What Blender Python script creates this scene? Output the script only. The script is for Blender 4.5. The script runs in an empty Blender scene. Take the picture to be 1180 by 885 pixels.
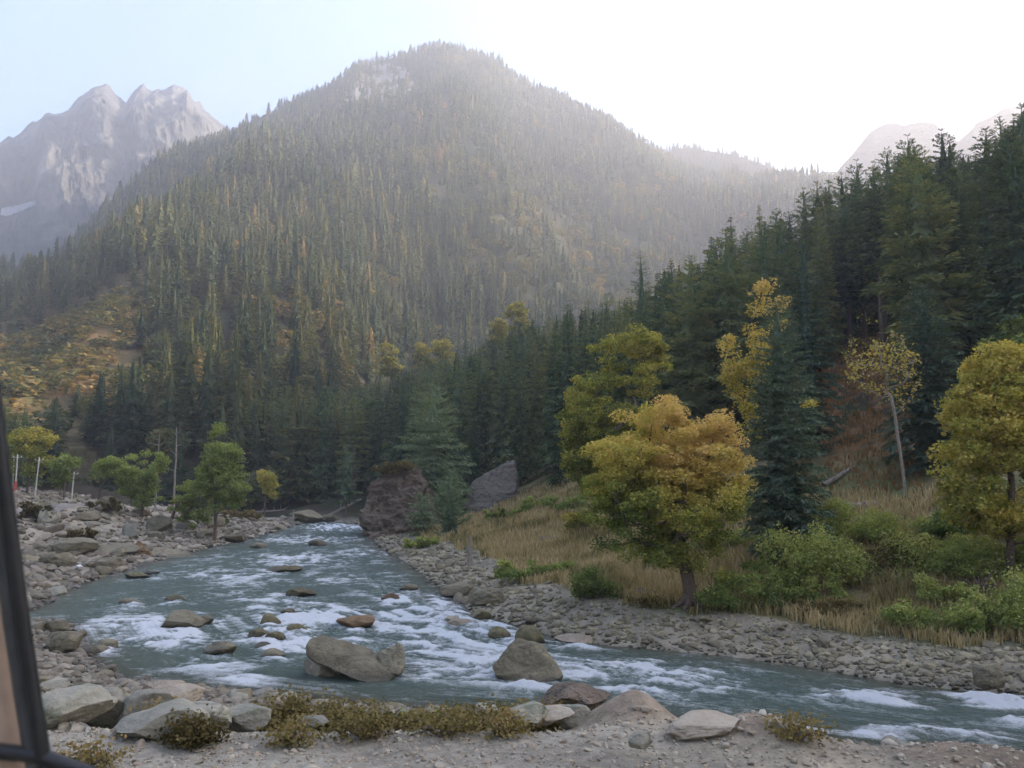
import bpy, math, random
import numpy as np
random.seed(7)
RNG = np.random.default_rng(7)
sc = bpy.context.scene
COL = sc.collection
R = math.radians

# ------------------------------------------------------------------ camera
PW, PH, F = 1180.0, 885.0, 926.0
PITCH = math.atan((548 - PH / 2) / F)
CAM = np.array([0.0, 0.0, 6.0])
cd = bpy.data.cameras.new('camera')
cam = bpy.data.objects.new('camera', cd)
COL.objects.link(cam)
cam.location = CAM
cam.rotation_euler = (R(90) + PITCH, 0, 0)
cd.sensor_width = 36
cd.lens = 36 * F / PW
cd.clip_start = 0.05
cd.clip_end = 20000
cd.dof.use_dof = True
cd.dof.focus_distance = 32
cd.dof.aperture_fstop = cd.lens / 3.2
sc.camera = cam

# ------------------------------------------------------------------ sky, sun, exposure
SUN_EL, SUN_AZ = 27, 76
wd = bpy.data.worlds.new('World')
sc.world = wd
wd.use_nodes = True
sky = wd.node_tree.nodes.new('ShaderNodeTexSky')
sky.sky_type = 'NISHITA'
sky.sun_disc = False
sky.sun_elevation = R(SUN_EL)
sky.sun_rotation = R(SUN_AZ)
sky.altitude = 2500
sky.dust_density = 1.5
sky.air_density = 1.0
sky.ozone_density = 1.0
bg = wd.node_tree.nodes['Background']
bg.inputs[1].default_value = 0.15
wd.node_tree.links.new(sky.outputs[0], bg.inputs[0])
sd = bpy.data.lights.new('sun', 'SUN')
sd.energy = 5.0
sd.angle = R(0.6)
sd.color = (1.0, 0.86, 0.66)
sun = bpy.data.objects.new('sun', sd)
COL.objects.link(sun)
sun.location = (200, 100, 300)
sun.rotation_euler = (R(90 - SUN_EL), 0, R(180 - SUN_AZ))
vs = sc.view_settings
vs.view_transform = 'Standard'
vs.look = 'None'
vs.exposure = 2.0
vs.gamma = 1
sc.render.engine = 'CYCLES'
cy = sc.cycles
cy.max_bounces = 6
cy.diffuse_bounces = 3
cy.glossy_bounces = 2
cy.transmission_bounces = 3
cy.volume_bounces = 2
cy.transparent_max_bounces = 6
cy.use_denoising = True
cy.use_adaptive_sampling = True
cy.adaptive_threshold = 0.02
cy.sample_clamp_indirect = 6
HAZE = 0.00072

# ------------------------------------------------------------------ numeric helpers
def h2(ix, iy, seed):
    n = (ix.astype(np.int64) * 374761393 + iy.astype(np.int64) * 668265263 + seed * 1442695041) & 0xffffffff
    n = ((n ^ (n >> 13)) * 1274126177) & 0xffffffff
    n = ((n ^ (n >> 16)) * 2246822519) & 0xffffffff
    return ((n ^ (n >> 15)) & 0xffffff) / 8388607.5 - 1.0

def noise2(x, y, seed=0):
    x = np.asarray(x, float); y = np.asarray(y, float)
    ix = np.floor(x); iy = np.floor(y)
    fx = x - ix; fy = y - iy
    ux = fx * fx * (3 - 2 * fx); uy = fy * fy * (3 - 2 * fy)
    a = h2(ix, iy, seed); b = h2(ix + 1, iy, seed); c = h2(ix, iy + 1, seed); d = h2(ix + 1, iy + 1, seed)
    return (a * (1 - ux) + b * ux) * (1 - uy) + (c * (1 - ux) + d * ux) * uy

def fbm2(x, y, oct=4, seed=0, gain=0.5):
    s = 0; a = 1.0; t = 0
    for o in range(oct):
        s = s + a * noise2(x * 2 ** o + 17.3 * o, y * 2 ** o - 9.1 * o, seed + o * 13)
        t += a; a *= gain
    return s / t

def ridged2(x, y, oct=4, seed=0):
    s = 0; a = 1.0; t = 0
    for o in range(oct):
        s = s + a * (1 - 2 * np.abs(noise2(x * 2 ** o + 7.7 * o, y * 2 ** o + 3.1 * o, seed + o * 7)))
        t += a; a *= 0.5
    return s / t

def noise3(p, seed=0):
    i = np.floor(p).astype(np.int64); f = p - i; u = f * f * (3 - 2 * f)
    out = 0
    for dz in (0, 1):
        wz = u[:, 2] if dz else 1 - u[:, 2]
        zz = i[:, 2] + dz
        for dy in (0, 1):
            wy = u[:, 1] if dy else 1 - u[:, 1]
            for dx in (0, 1):
                wx = u[:, 0] if dx else 1 - u[:, 0]
                out = out + wx * wy * wz * h2(i[:, 0] + dx + zz * 57, i[:, 1] + dy - zz * 131, seed)
    return out

def fbm3(p, oct=4, seed=0, gain=0.5):
    s = 0; a = 1.0; t = 0
    for o in range(oct):
        s = s + a * noise3(p * 2 ** o + 11.1 * o, seed + o * 5); t += a; a *= gain
    return s / t

def sstep(a, b, x):
    t = np.clip((x - a) / (b - a), 0, 1)
    return t * t * (3 - 2 * t)

# photograph pixel <-> ray, for measuring where things stand
CP, SP = math.cos(PITCH), math.sin(PITCH)
def ray(px, py):
    cx = (np.asarray(px, float) - PW / 2) / F; cyy = (PH / 2 - np.asarray(py, float)) / F
    return np.stack([cx + 0 * cyy, CP - cyy * SP + 0 * cx, SP + cyy * CP + 0 * cx], -1)
def gp(px, py, z=0.0):
    d = ray(px, py); t = (z - CAM[2]) / d[..., 2]
    return (CAM + d * t[..., None])[..., :2]
def tanel(px, py):
    d = ray(px, py); return d[..., 2] / np.hypot(d[..., 0], d[..., 1])
def azof(px, py=500):
    d = ray(px, py); return np.arctan2(d[..., 0], d[..., 1])
def project(P):
    v = np.asarray(P, float) - CAM
    cz = v[..., 1] * CP + v[..., 2] * SP; cyv = -v[..., 1] * SP + v[..., 2] * CP
    return PW / 2 + F * v[..., 0] / cz, PH / 2 - F * cyv / cz, cz

def polydist(x, y, P):
    """distance to polyline, arc length at nearest point, signed side (left of travel = +)"""
    shp = np.shape(x); x = np.ravel(x); y = np.ravel(y)
    best = np.full(x.shape, 1e18); arc = np.zeros_like(x); side = np.zeros_like(x)
    s0 = 0.0
    for a, b in zip(P[:-1], P[1:]):
        d = b - a; L = math.hypot(*d)
        t = np.clip(((x - a[0]) * d[0] + (y - a[1]) * d[1]) / (L * L), 0, 1)
        qx = x - a[0] - t * d[0]; qy = y - a[1] - t * d[1]
        dd = qx * qx + qy * qy
        m = dd < best
        best[m] = dd[m]; arc[m] = s0 + t[m] * L
        side[m] = np.sign(d[0] * (y - a[1]) - d[1] * (x - a[0]))[m]
        s0 += L
    return np.sqrt(best).reshape(shp), arc.reshape(shp), side.reshape(shp)

def inside(x, y, P):
    shp = np.shape(x); x = np.ravel(x); y = np.ravel(y)
    r = np.zeros(x.shape, bool)
    for a, b in zip(P, np.roll(P, -1, 0)):
        c = ((a[1] > y) != (b[1] > y))
        xi = (b[0] - a[0]) * (y - a[1]) / ((b[1] - a[1]) if b[1] != a[1] else 1e-9) + a[0]
        r ^= c & (x < xi)
    return r.reshape(shp)

# ------------------------------------------------------------------ the lie of the land
HOR = 3.0   # measured horizon is 3 px lower than the first estimate; rays already use it
RB = np.array([(-140, 140), (-80, 137), (-42, 124), (-24, 108), (-16.5, 95)] +
              [tuple(gp(*p)) for p in [(427, 612), (434, 628), (470, 650), (510, 680), (540, 703), (590, 720),
               (640, 735), (700, 745), (780, 752), (860, 760), (960, 775), (1040, 790), (1110, 797), (1180, 800)]] +
              [(21, 18.5), (32, 12), (60, 3), (130, -12)])
LB = np.array([(-140, 128), (-80, 126), (-52, 116), (-36, 108)] +
              [tuple(gp(*p)) for p in [(362, 600), (337, 606), (300, 618), (240, 632), (190, 645), (130, 662), (90, 675),
               (62, 690), (42, 702), (0, 710), (-40, 722), (0, 730), (50, 716), (84, 722), (94, 742), (112, 764), (135, 782),
               (200, 792), (300, 800), (450, 815), (600, 822), (750, 835), (900, 850), (1180, 880)]] +
              [(19, 11), (32, 4), (60, -5), (130, -22)])
RIVER = np.vstack([LB, RB[::-1]])
ROADE = np.array([(-200, 9), (-60, 8), (-12, 7.0), (-3.6, 6.55), (0, 6.6), (2.2, 6.3), (3.9, 5.7), (8, 4.2), (20, -2), (60, -18), (200, -60)])

# distance/height profiles by direction, right of the river (pixel column : (distance, height) ...)
PROF = [
    (250, [(118, .8), (135, 2), (160, 3), (200, 4), (300, 5)]),
    (425, [(84, .6), (100, 1.2), (135, 3), (180, 6), (230, 11), (300, 12), (380, 8)]),
    (500, [(62, .6), (80, 1.6), (95, 4), (130, 7), (210, 13), (260, 14), (340, 5)]),
    (600, [(45, .6), (60, 1.5), (78, 4.2), (110, 9), (180, 18), (230, 17), (320, 5)]),
    (740, [(33, .7), (45, 1.6), (60, 3.2), (75, 6), (100, 12), (140, 19), (180, 17), (300, 4)]),
    (900, [(28, .7), (38, 2.2), (48, 4.0), (58, 7.5), (80, 15), (115, 23), (150, 21), (300, 6)]),
    (1060, [(25, .7), (33, 1.9), (43, 3.4), (52, 6.8), (65, 13), (100, 25), (130, 27), (300, 20)]),
    (1180, [(23, .7), (31, 1.8), (41, 3.3), (50, 6.5), (65, 14), (95, 28), (140, 38), (220, 60), (320, 90), (500, 110)]),
]
PAZ = [azof(p[0]) for p in PROF]; PTS = [p[1] for p in PROF]
for deg, pts in [(35, [(23, .7), (40, 3.5), (60, 13), (100, 32), (200, 80), (300, 112), (450, 160), (650, 110)]),  # unseen hill right of the frame, heights shaped so its shadow covers the valley
                 (41, [(24, .7), (40, 4), (60, 15), (100, 42), (200, 100), (300, 145), (450, 212), (650, 150)]),
                 (50, [(26, .7), (40, 5), (60, 18), (100, 48), (200, 112), (300, 160), (450, 215), (700, 220)]),
                 (70, [(34, .7), (50, 5), (80, 20), (120, 50), (200, 103), (300, 165), (450, 230), (700, 240)]),
                 (100, [(60, .7), (80, 5), (110, 20), (200, 75), (300, 135), (450, 180), (700, 200)]),
                 (178, [(60, 6), (100, 20), (200, 60), (300, 100), (450, 150), (700, 200)])]:
    PAZ.append(R(deg)); PTS.append(pts)
PAZ = np.array(PAZ)
RG = np.geomspace(15, 9000, 260)
PTAB = np.array([np.interp(RG, [q[0] for q in p], [q[1] for q in p]) for p in PTS])
for i in range(len(PTAB)):            # dies away behind the spur
    last = PTS[i][-1]
    m = RG > last[0]
    PTAB[i][m] = last[1] * np.exp(-(RG[m] - last[0]) / 400)

def smooth_interp_az(az, tab_az, tab):
    i = np.clip(np.searchsorted(tab_az, az) - 1, 0, len(tab_az) - 2)
    t = np.clip((az - tab_az[i]) / (tab_az[i + 1] - tab_az[i]), 0, 1)
    return i, t

def right_profile(az, r):
    i, t = smooth_interp_az(az, PAZ, PTAB)
    k = np.clip(np.log(np.maximum(r, 15) / 15) / math.log(9000 / 15) * 259, 0, 258.999)
    k0 = k.astype(int); f = k - k0
    a = PTAB[i, k0] * (1 - f) + PTAB[i, k0 + 1] * f
    b = PTAB[i + 1, k0] * (1 - f) + PTAB[i + 1, k0 + 1] * f
    return a * (1 - t) + b * t

# main mountain: column, skyline row (tree tops), ridge distance, foot distance
MT = [(-420, 440, 560, 150), (-250, 380, 580, 140), (-120, 340, 600, 132), (0, 306, 640, 128), (60, 298, 680, 126), (110, 246, 720, 126), (150, 212, 760, 126), (205, 168, 800, 126),
      (250, 150, 840, 128), (290, 132, 880, 130), (330, 112, 910, 140), (385, 88, 940, 165), (410, 69, 950, 185), (450, 61, 960, 215), (490, 49, 970, 235),
      (530, 46, 980, 250), (570, 62, 980, 265), (600, 84, 980, 275), (650, 104, 970, 285), (700, 129, 960, 290), (740, 153, 940, 300),
      (790, 184, 920, 310), (830, 193, 900, 320), (880, 193, 880, 330), (940, 189, 850, 340), (1000, 198, 820, 350), (1100, 235, 800, 350),
      (1250, 300, 760, 350), (1500, 400, 700, 350)]
MAZ = np.array([azof(m[0], m[1]) for m in MT])
MEL = np.array([tanel(m[0], m[1]) for m in MT]); MD = np.array([m[2] for m in MT], float); MF = np.array([m[3] for m in MT], float)

def mountain_h(az, r):
    el = np.interp(az, MAZ, MEL); D = np.interp(az, MAZ, MD); f = np.interp(az, MAZ, MF)
    top = CAM[2] + D * el - 10
    t = (r - f) / (D - f)
    up = top * (0.12 * np.clip(t, 0, 1) + 0.88 * np.clip(t, 0, 1) ** 1.12)
    dn = top * np.clip(1 - (t - 1) * 0.9, -.2, 1)
    z = np.where(t < 0, 2.0, np.where(t < 1, 2 + up, dn))
    x = r * np.sin(az); y = r * np.cos(az)
    w = np.clip(t, 0, 1) * np.clip(1 - t, 0, 1) * 4
    rel = ridged2(x / 150 + y / 900, y / 420, 4, 5) * 30 + fbm2(x / 60, y / 60, 3, 9) * 12
    z = z + np.where(t > 0, w * rel, 0) + np.where(t > .9, fbm2(x / 25, y / 25, 3, 4) * 4, 0)
    # low spur on the left whose open brown slope faces the river
    c = np.interp(az, azof(np.array([-200, -60, 0, 80, 140, 190, 240]), 380), [30, 52, 62, 78, 90, 92, 60])
    bump = np.exp(-((r - 390) / 90) ** 2) * sstep(azof(290), azof(150), az) * sstep(-.9, -.65, az)
    z = z + bump * np.maximum(0, c + 6 - z) * 0.9 + bump * 6
    return z, t

def land(x, y, detail=True):
    x = np.asarray(x, float); y = np.asarray(y, float)
    az = np.arctan2(x, y); r = np.hypot(x, y)
    dL, _, _ = polydist(x, y, LB); dR, _, _ = polydist(x, y, RB)
    ins = inside(x, y, RIVER)
    dr, _, sr = polydist(x, y, ROADE)
    dr = np.where(sr > 0, dr, -dr)           # + on the river side
    # near side: road bench, embankment
    fall = np.interp(x, [-14, -4, 1, 5], [17, 13.5, 12, 10])
    kk = np.clip(1 - dr / fall, 0, 1)
    near = np.where(dr < 0, 4.0, 4 * kk ** np.interp(x, [-12, -4], [1.05, 1.35]))
    near = np.where(r > 60, near * np.clip(1 - (r - 60) / 200 * (dr > 0), 0, 1), near)
    near = near + np.where(dr < -9, (-(dr + 9)) * 0.35, 0)
    # left bank: boulder field, dirt track, rubble heap
    lw = sstep(-22, -38, x + (y - 60) * 0.12)
    ramp = np.interp(dL, [0, 2, 8, 13, 17, 26, 40, 60], [0, .35, 1.3, 2.4, 2.45, 4.7, 5.2, 4.6])
    low = np.interp(dL, [0, 2, 8, 20, 50], [0, .4, .9, 1.4, 1.6])
    left = np.where(y > 14, low * (1 - lw) + ramp * lw, 0)
    zl = np.maximum(left, near * np.where(y > 30, np.clip(1 - (y - 30) / 20, 0, 1), 1))
    # right side
    prof = right_profile(az, r)
    zr = np.minimum(.05 + 0.15 * dR + (dR / 14) ** 3, np.maximum(prof, .3 + .02 * dR))
    isR = dR < dL
    z = np.where(isR, zr, zl)
    behind = (y < -8) & isR
    z = np.where(behind, near, z)
    if detail:
        n1 = fbm2(x / 2.2, y / 2.2, 3, 21); n2 = fbm2(x / .5, y / .5, 3, 22); n3 = fbm2(x / 9, y / 9, 3, 23)
        bankf = np.clip(np.minimum(dL, dR) / 3, 0, 1)
        z = z + np.where(isR, n3 * .5 * bankf * np.clip(r / 60, 0, 2) + n1 * .10 * bankf + n2 * .04,
                         np.where(dr < .3, n1 * .03 + n2 * .015, (n1 * .28 + n2 * .10) * bankf * np.where(lw > .5, 1.3, .8)))
        heap = np.exp(-(((x + 41) / 7) ** 2 + ((y - 74) / 7) ** 2)) * 1.0
        z = z + np.where(isR, 0, heap)
        # spoil heaps beside the road
        for (mx, my, mw, mh) in MOUNDS:
            z = np.maximum(z, 0) + mh * np.exp(-(((x - mx) / mw) ** 2 + ((y - my) / (mw * 1.1)) ** 2)) * np.where(dr < 5, 1, 0)
    mh, mt = mountain_h(az, r)
    z = np.where(mt > 0, np.maximum(z, mh), z)
    din = np.minimum(dL, dR)
    z = np.where(ins, -0.06 - 0.35 * np.minimum(din, 2.2), np.maximum(z, 0.03 + .05 * np.minimum(din, 1)))
    return z
MOUNDS = [(1.05, 7.3, .45, .56), (1.95, 6.8, .55, .30), (3.35, 6.1, .6, .14)]

def hit(px, py, rmin=4, rmax=1200):
    d = ray(px, py); t = np.geomspace(rmin, rmax, 2500)
    P = CAM + d * t[:, None]
    z = land(P[:, 0], P[:, 1])
    k = np.argmax(P[:, 2] < z)
    if not (P[k, 2] < z[k]): k = len(t) - 1
    return P[k, 0], P[k, 1], z[k]
def at(px, dist):
    a = azof(px); x = dist * math.sin(a); y = dist * math.cos(a)
    return x, y, float(land(np.array([x]), np.array([y]))[0])

# ------------------------------------------------------------------ mesh / object helpers
def mesh(name, V, faces, mat=None, smooth=False, attrs=None, sharp=None):
    """faces: list of int arrays (n,3) or (n,4)"""
    me = bpy.data.meshes.new(name)
    V = np.ascontiguousarray(V, dtype=np.float32)
    faces = [np.asarray(f, dtype=np.int32) for f in faces if len(f)]
    loops = np.concatenate([f.ravel() for f in faces]); cnt = np.concatenate([np.full(len(f), f.shape[1], np.int32) for f in faces])
    start = np.concatenate([[0], np.cumsum(cnt)[:-1]]).astype(np.int32)
    me.vertices.add(len(V)); me.vertices.foreach_set('co', V.ravel())
    me.loops.add(len(loops)); me.loops.foreach_set('vertex_index', loops)
    me.polygons.add(len(cnt)); me.polygons.foreach_set('loop_start', start); me.polygons.foreach_set('loop_total', cnt)
    me.update(calc_edges=True)
    if smooth: me.polygons.foreach_set('use_smooth', np.ones(len(cnt), bool))
    else: me.polygons.foreach_set('use_smooth', np.zeros(len(cnt), bool))
    for (nm, dom, typ, arr) in attrs or []:
        a = me.attributes.new(nm, typ, dom)
        key = {'FLOAT': 'value', 'FLOAT_COLOR': 'color', 'FLOAT2': 'vector', 'FLOAT_VECTOR': 'vector'}[typ]
        a.data.foreach_set(key, np.ascontiguousarray(arr, np.float32).ravel())
    if sharp is not None and smooth:
        try: me.set_sharp_from_angle(angle=sharp)
        except Exception: pass
    if mat: me.materials.append(mat)
    return me

def link(name, me, parent=None, loc=None, rz=0.0, scale=None):
    o = bpy.data.objects.new(name, me); COL.objects.link(o)
    if parent is not None: o.parent = parent
    if loc is not None: o.location = loc
    if rz: o.rotation_euler = (0, 0, rz)
    if scale is not None: o.scale = scale if hasattr(scale, '__len__') else (scale,) * 3
    return o
def tag(o, label=None, cat=None, group=None, kind=None):
    if label: o['label'] = label
    if cat: o['category'] = cat
    if group: o['group'] = group
    if kind: o['kind'] = kind
    return o
def dup_tree(root, loc, rz, scale):
    c = root.copy(); COL.objects.link(c); c.location = loc; c.rotation_euler = (0, 0, rz); c.scale = scale
    for ch in KIDS[root.name]:
        d = ch.copy(); COL.objects.link(d); d.parent = c
    return c
KIDS = {}

# ------------------------------------------------------------------ materials
def newmat(name):
    m = bpy.data.materials.new(name); m.use_nodes = True
    nt = m.node_tree
    for n in list(nt.nodes): nt.nodes.remove(n)
    return m, nt, lambda t: nt.nodes.new(t), nt.links.new

def ramp(nt, stops):
    n = nt.nodes.new('ShaderNodeValToRGB'); e = n.color_ramp.elements
    while len(e) < len(stops): e.new(0.5)
    for el, (p, c) in zip(e, stops): el.position = p; el.color = (*c, 1) if len(c) == 3 else c
    return n

def noise_node(nt, vec, scale, detail=4, rough=.55):
    n = nt.nodes.new('ShaderNodeTexNoise'); n.inputs['Scale'].default_value = scale
    n.inputs['Detail'].default_value = detail; n.inputs['Roughness'].default_value = rough
    if vec is not None: nt.links.new(vec, n.inputs['Vector'])
    return n

def rock_mat(name, stops, scale=2.0, bump=.6, wetline=False, objvar=.35, strata=0, lichen=None, bdist=.08):
    m, nt, N, L = newmat(name)
    out = N('ShaderNodeOutputMaterial'); b = N('ShaderNodeBsdfPrincipled'); L(b.outputs[0], out.inputs[0])
    b.inputs['Roughness'].default_value = .85; b.inputs['Specular IOR Level'].default_value = .3
    geo = N('ShaderNodeNewGeometry'); oi = N('ShaderNodeObjectInfo'); at_ = N('ShaderNodeAttribute'); at_.attribute_name = 'tint'
    pos = geo.outputs['Position']
    if strata:
        mp = N('ShaderNodeMapping'); mp.inputs['Rotation'].default_value = (.5, .3, .4); mp.inputs['Scale'].default_value = (1, 1, strata)
        L(pos, mp.inputs['Vector']); pos2 = mp.outputs[0]
    else: pos2 = pos
    n1 = noise_node(nt, pos2, scale, 6, .62)
    n2 = noise_node(nt, pos, scale * 9, 4, .6)
    ad = N('ShaderNodeMath'); ad.operation = 'MULTIPLY_ADD'; L(n2.outputs[0], ad.inputs[0]); ad.inputs[1].default_value = .45; L(n1.outputs[0], ad.inputs[2])
    a2 = N('ShaderNodeMath'); a2.operation = 'MULTIPLY_ADD'; L(oi.outputs['Random'], a2.inputs[0]); a2.inputs[1].default_value = objvar; L(ad.outputs[0], a2.inputs[2])
    a3 = N('ShaderNodeMath'); a3.operation = 'MULTIPLY_ADD'; L(at_.outputs['Fac'], a3.inputs[0]); a3.inputs[1].default_value = .6; L(a2.outputs[0], a3.inputs[2])
    a4 = N('ShaderNodeMath'); a4.operation = 'SUBTRACT'; L(a3.outputs[0], a4.inputs[0]); a4.inputs[1].default_value = .25 + objvar / 2
    rp = ramp(nt, stops); L(a4.outputs[0], rp.inputs[0])
    col = rp.outputs[0]
    if wetline:                       # rock is darker and glossier where the river keeps it wet
        sx = N('ShaderNodeSeparateXYZ'); L(pos, sx.inputs[0])
        w = N('ShaderNodeMapRange'); w.inputs[1].default_value = .06; w.inputs[2].default_value = .30; w.inputs[3].default_value = .38; w.inputs[4].default_value = 1; L(sx.outputs[2], w.inputs[0])
        mx = N('ShaderNodeMix'); mx.data_type = 'RGBA'; mx.blend_type = 'MULTIPLY'; mx.inputs[0].default_value = 1
        L(col, mx.inputs[6]); L(w.outputs[0], mx.inputs[7]); col = mx.outputs[2]
        rr = N('ShaderNodeMapRange'); rr.inputs[1].default_value = .06; rr.inputs[2].default_value = .25; rr.inputs[3].default_value = .25; rr.inputs[4].default_value = .85; L(sx.outputs[2], rr.inputs[0]); L(rr.outputs[0], b.inputs['Roughness'])
    if lichen:
        n3 = noise_node(nt, pos, 3.5, 5, .7); lr = N('ShaderNodeMapRange'); lr.inputs[1].default_value = .55; lr.inputs[2].default_value = .66; L(n3.outputs[0], lr.inputs[0])
        mx = N('ShaderNodeMix'); mx.data_type = 'RGBA'; L(lr.outputs[0], mx.inputs[0]); L(col, mx.inputs[6]); mx.inputs[7].default_value = (*lichen, 1); col = mx.outputs[2]
    vo = N('ShaderNodeTexVoronoi'); vo.feature = 'DISTANCE_TO_EDGE'; vo.inputs['Scale'].default_value = scale * .9
    wv = N('ShaderNodeMix'); wv.data_type = 'VECTOR'; wv.inputs[0].default_value = .35; L(pos, wv.inputs[4]); L(n1.outputs[1], wv.inputs[5]); L(wv.outputs[1], vo.inputs['Vector'])
    ck = N('ShaderNodeMapRange'); ck.inputs[1].default_value = .0; ck.inputs[2].default_value = .022; ck.inputs[3].default_value = .5; ck.inputs[4].default_value = 1; L(vo.outputs[0], ck.inputs[0])
    mc = N('ShaderNodeMix'); mc.data_type = 'RGBA'; mc.blend_type = 'MULTIPLY'; mc.inputs[0].default_value = 1; L(col, mc.inputs[6]); L(ck.outputs[0], mc.inputs[7]); col = mc.outputs[2]
    L(col, b.inputs['Base Color'])
    bp = N('ShaderNodeBump'); bp.inputs['Strength'].default_value = bump; bp.inputs['Distance'].default_value = bdist; L(ad.outputs[0], bp.inputs['Height']); L(bp.outputs[0], b.inputs['Normal'])
    return m

def leaf_mat(name, stops, trans=.35, tcol=(1.25, 1.15, .6), objvar=.0, hue=0.0):
    m, nt, N, L = newmat(name)
    out = N('ShaderNodeOutputMaterial'); at_ = N('ShaderNodeAttribute'); at_.attribute_name = 'tint'
    oi = N('ShaderNodeObjectInfo')
    a = N('ShaderNodeMath'); a.operation = 'MULTIPLY_ADD'; L(oi.outputs['Random'], a.inputs[0]); a.inputs[1].default_value = objvar; L(at_.outputs['Fac'], a.inputs[2])
    a2 = N('ShaderNodeMath'); a2.operation = 'SUBTRACT'; L(a.outputs[0], a2.inputs[0]); a2.inputs[1].default_value = objvar / 2
    rp = ramp(nt, stops); L(a2.outputs[0], rp.inputs[0])
    d = N('ShaderNodeBsdfDiffuse'); L(rp.outputs[0], d.inputs[0])
    t = N('ShaderNodeBsdfTranslucent')
    mx = N('ShaderNodeMix'); mx.data_type = 'RGBA'; mx.blend_type = 'MULTIPLY'; mx.inputs[0].default_value = 1
    L(rp.outputs[0], mx.inputs[6]); mx.inputs[7].default_value = (*tcol, 1); L(mx.outputs[2], t.inputs[0])
    ms = N('ShaderNodeMixShader'); ms.inputs[0].default_value = trans; L(d.outputs[0], ms.inputs[1]); L(t.outputs[0], ms.inputs[2]); L(ms.outputs[0], out.inputs[0])
    return m

def plain_mat(name, col, rough=.8, noise=0, nscale=8, bump=0, metal=0):
    m, nt, N, L = newmat(name)
    out = N('ShaderNodeOutputMaterial'); b = N('ShaderNodeBsdfPrincipled'); L(b.outputs[0], out.inputs[0])
    b.inputs['Roughness'].default_value = rough; b.inputs['Metallic'].default_value = metal
    geo = N('ShaderNodeNewGeometry')
    n = noise_node(nt, geo.outputs['Position'], nscale, 5, .6)
    lo = tuple(max(0, c * (1 - noise)) for c in col); hi = tuple(c * (1 + noise) for c in col)
    rp = ramp(nt, [(.3, lo), (.7, hi)]); L(n.outputs[0], rp.inputs[0]); L(rp.outputs[0], b.inputs['Base Color'])
    if bump:
        bp = N('ShaderNodeBump'); bp.inputs['Strength'].default_value = bump; bp.inputs['Distance'].default_value = .03; L(n.outputs[0], bp.inputs['Height']); L(bp.outputs[0], b.inputs['Normal'])
    return m

GREY = [(0, (.08, .075, .068)), (.35, (.16, .15, .135)), (.6, (.24, .225, .2)), (.85, (.34, .32, .28)), (1, (.45, .42, .37))]
M_COB = rock_mat('river_cobble_stone', [(0, (0.058, 0.048, 0.031)), (0.3, (0.121, 0.105, 0.068)), (0.55, (0.187, 0.164, 0.106)), (0.8, (0.258, 0.227, 0.147)), (1, (0.357, 0.319, 0.212))], 1.6, .5, True, .5)
M_BOULD = rock_mat('grey_boulder_stone', [(0, (0.059, 0.052, 0.034)), (0.35, (0.135, 0.119, 0.079)), (0.6, (0.205, 0.182, 0.122)), (0.85, (0.280, 0.251, 0.168)), (1, (0.377, 0.341, 0.234))], 1.8, .9, True, .2, 2.5)
M_PALE = rock_mat('pale_boulder_stone', [(0, (0.120, 0.113, 0.088)), (0.35, (0.222, 0.210, 0.166)), (0.65, (0.315, 0.297, 0.228)), (1, (0.426, 0.393, 0.302))], 1.5, .7, False, .3, 0, (.20, .21, .15))
M_RED = rock_mat('rusty_wet_stone', [(0, (.035, .025, .015)), (.4, (.13, .075, .035)), (.7, (.22, .15, .08)), (1, (.28, .25, .17))], 3, .7, True, .3)
M_OLIVE = rock_mat('algae_stone', [(0, (.04, .035, .015)), (.4, (.12, .10, .05)), (.7, (.2, .18, .10)), (1, (.3, .27, .19))], 3, .7, True, .3)
M_BROWNROCK = rock_mat('brown_cliff_stone', [(0, (.06, .048, .036)), (.35, (.14, .11, .08)), (.6, (.22, .17, .125)), (.85, (.31, .25, .18)), (1, (.4, .33, .26))], .8, 1.0, False, .1, 3, None, .5)
M_TAN = rock_mat('tan_stone', [(0, (.18, .14, .10)), (.5, (.32, .27, .20)), (1, (.46, .42, .33))], 2.5, .5, False, .3)
M_CONIFER = leaf_mat('conifer_needles', [(0, (0.052, 0.084, 0.058)), (0.35, (0.116, 0.169, 0.100)), (0.7, (0.210, 0.249, 0.118)), (1, (0.350, 0.327, 0.134))], .22, (1.5, 1.35, .6), .55)
M_PINE = leaf_mat('pale_pine_needles', [(0, (0.081, 0.128, 0.081)), (0.5, (0.203, 0.270, 0.155)), (1, (0.338, 0.378, 0.216))], .2, (1.3, 1.2, .6))
M_SPRUCE = leaf_mat('spruce_needles', [(0, (0.046, 0.081, 0.063)), (0.5, (0.115, 0.167, 0.121)), (1, (0.207, 0.253, 0.161))], .2, (1.3, 1.2, .6))
M_FOREST = leaf_mat('mixed_forest_leaves', [(0, (0.025, 0.043, 0.031)), (0.3, (0.058, 0.086, 0.054)), (0.55, (0.112, 0.132, 0.069)), (0.7, (0.154, 0.156, 0.065)), (0.85, (0.239, 0.195, 0.078)), (1, (0.337, 0.226, 0.100))], .3, (1.5, 1.35, .6))
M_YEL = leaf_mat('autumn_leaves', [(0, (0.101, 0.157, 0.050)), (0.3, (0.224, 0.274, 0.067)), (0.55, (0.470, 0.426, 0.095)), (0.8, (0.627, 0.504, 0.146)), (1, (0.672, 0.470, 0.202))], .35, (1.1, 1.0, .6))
M_GRN = leaf_mat('green_leaves', [(0, (0.070, 0.113, 0.043)), (0.4, (0.190, 0.253, 0.084)), (0.75, (0.351, 0.407, 0.127)), (1, (0.505, 0.491, 0.183))], .35)
M_DRY = leaf_mat('dry_shrub_leaves', [(0, (.06, .05, .022)), (.4, (.14, .11, .05)), (.7, (.2, .17, .07)), (1, (.28, .21, .10))], .3)
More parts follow.
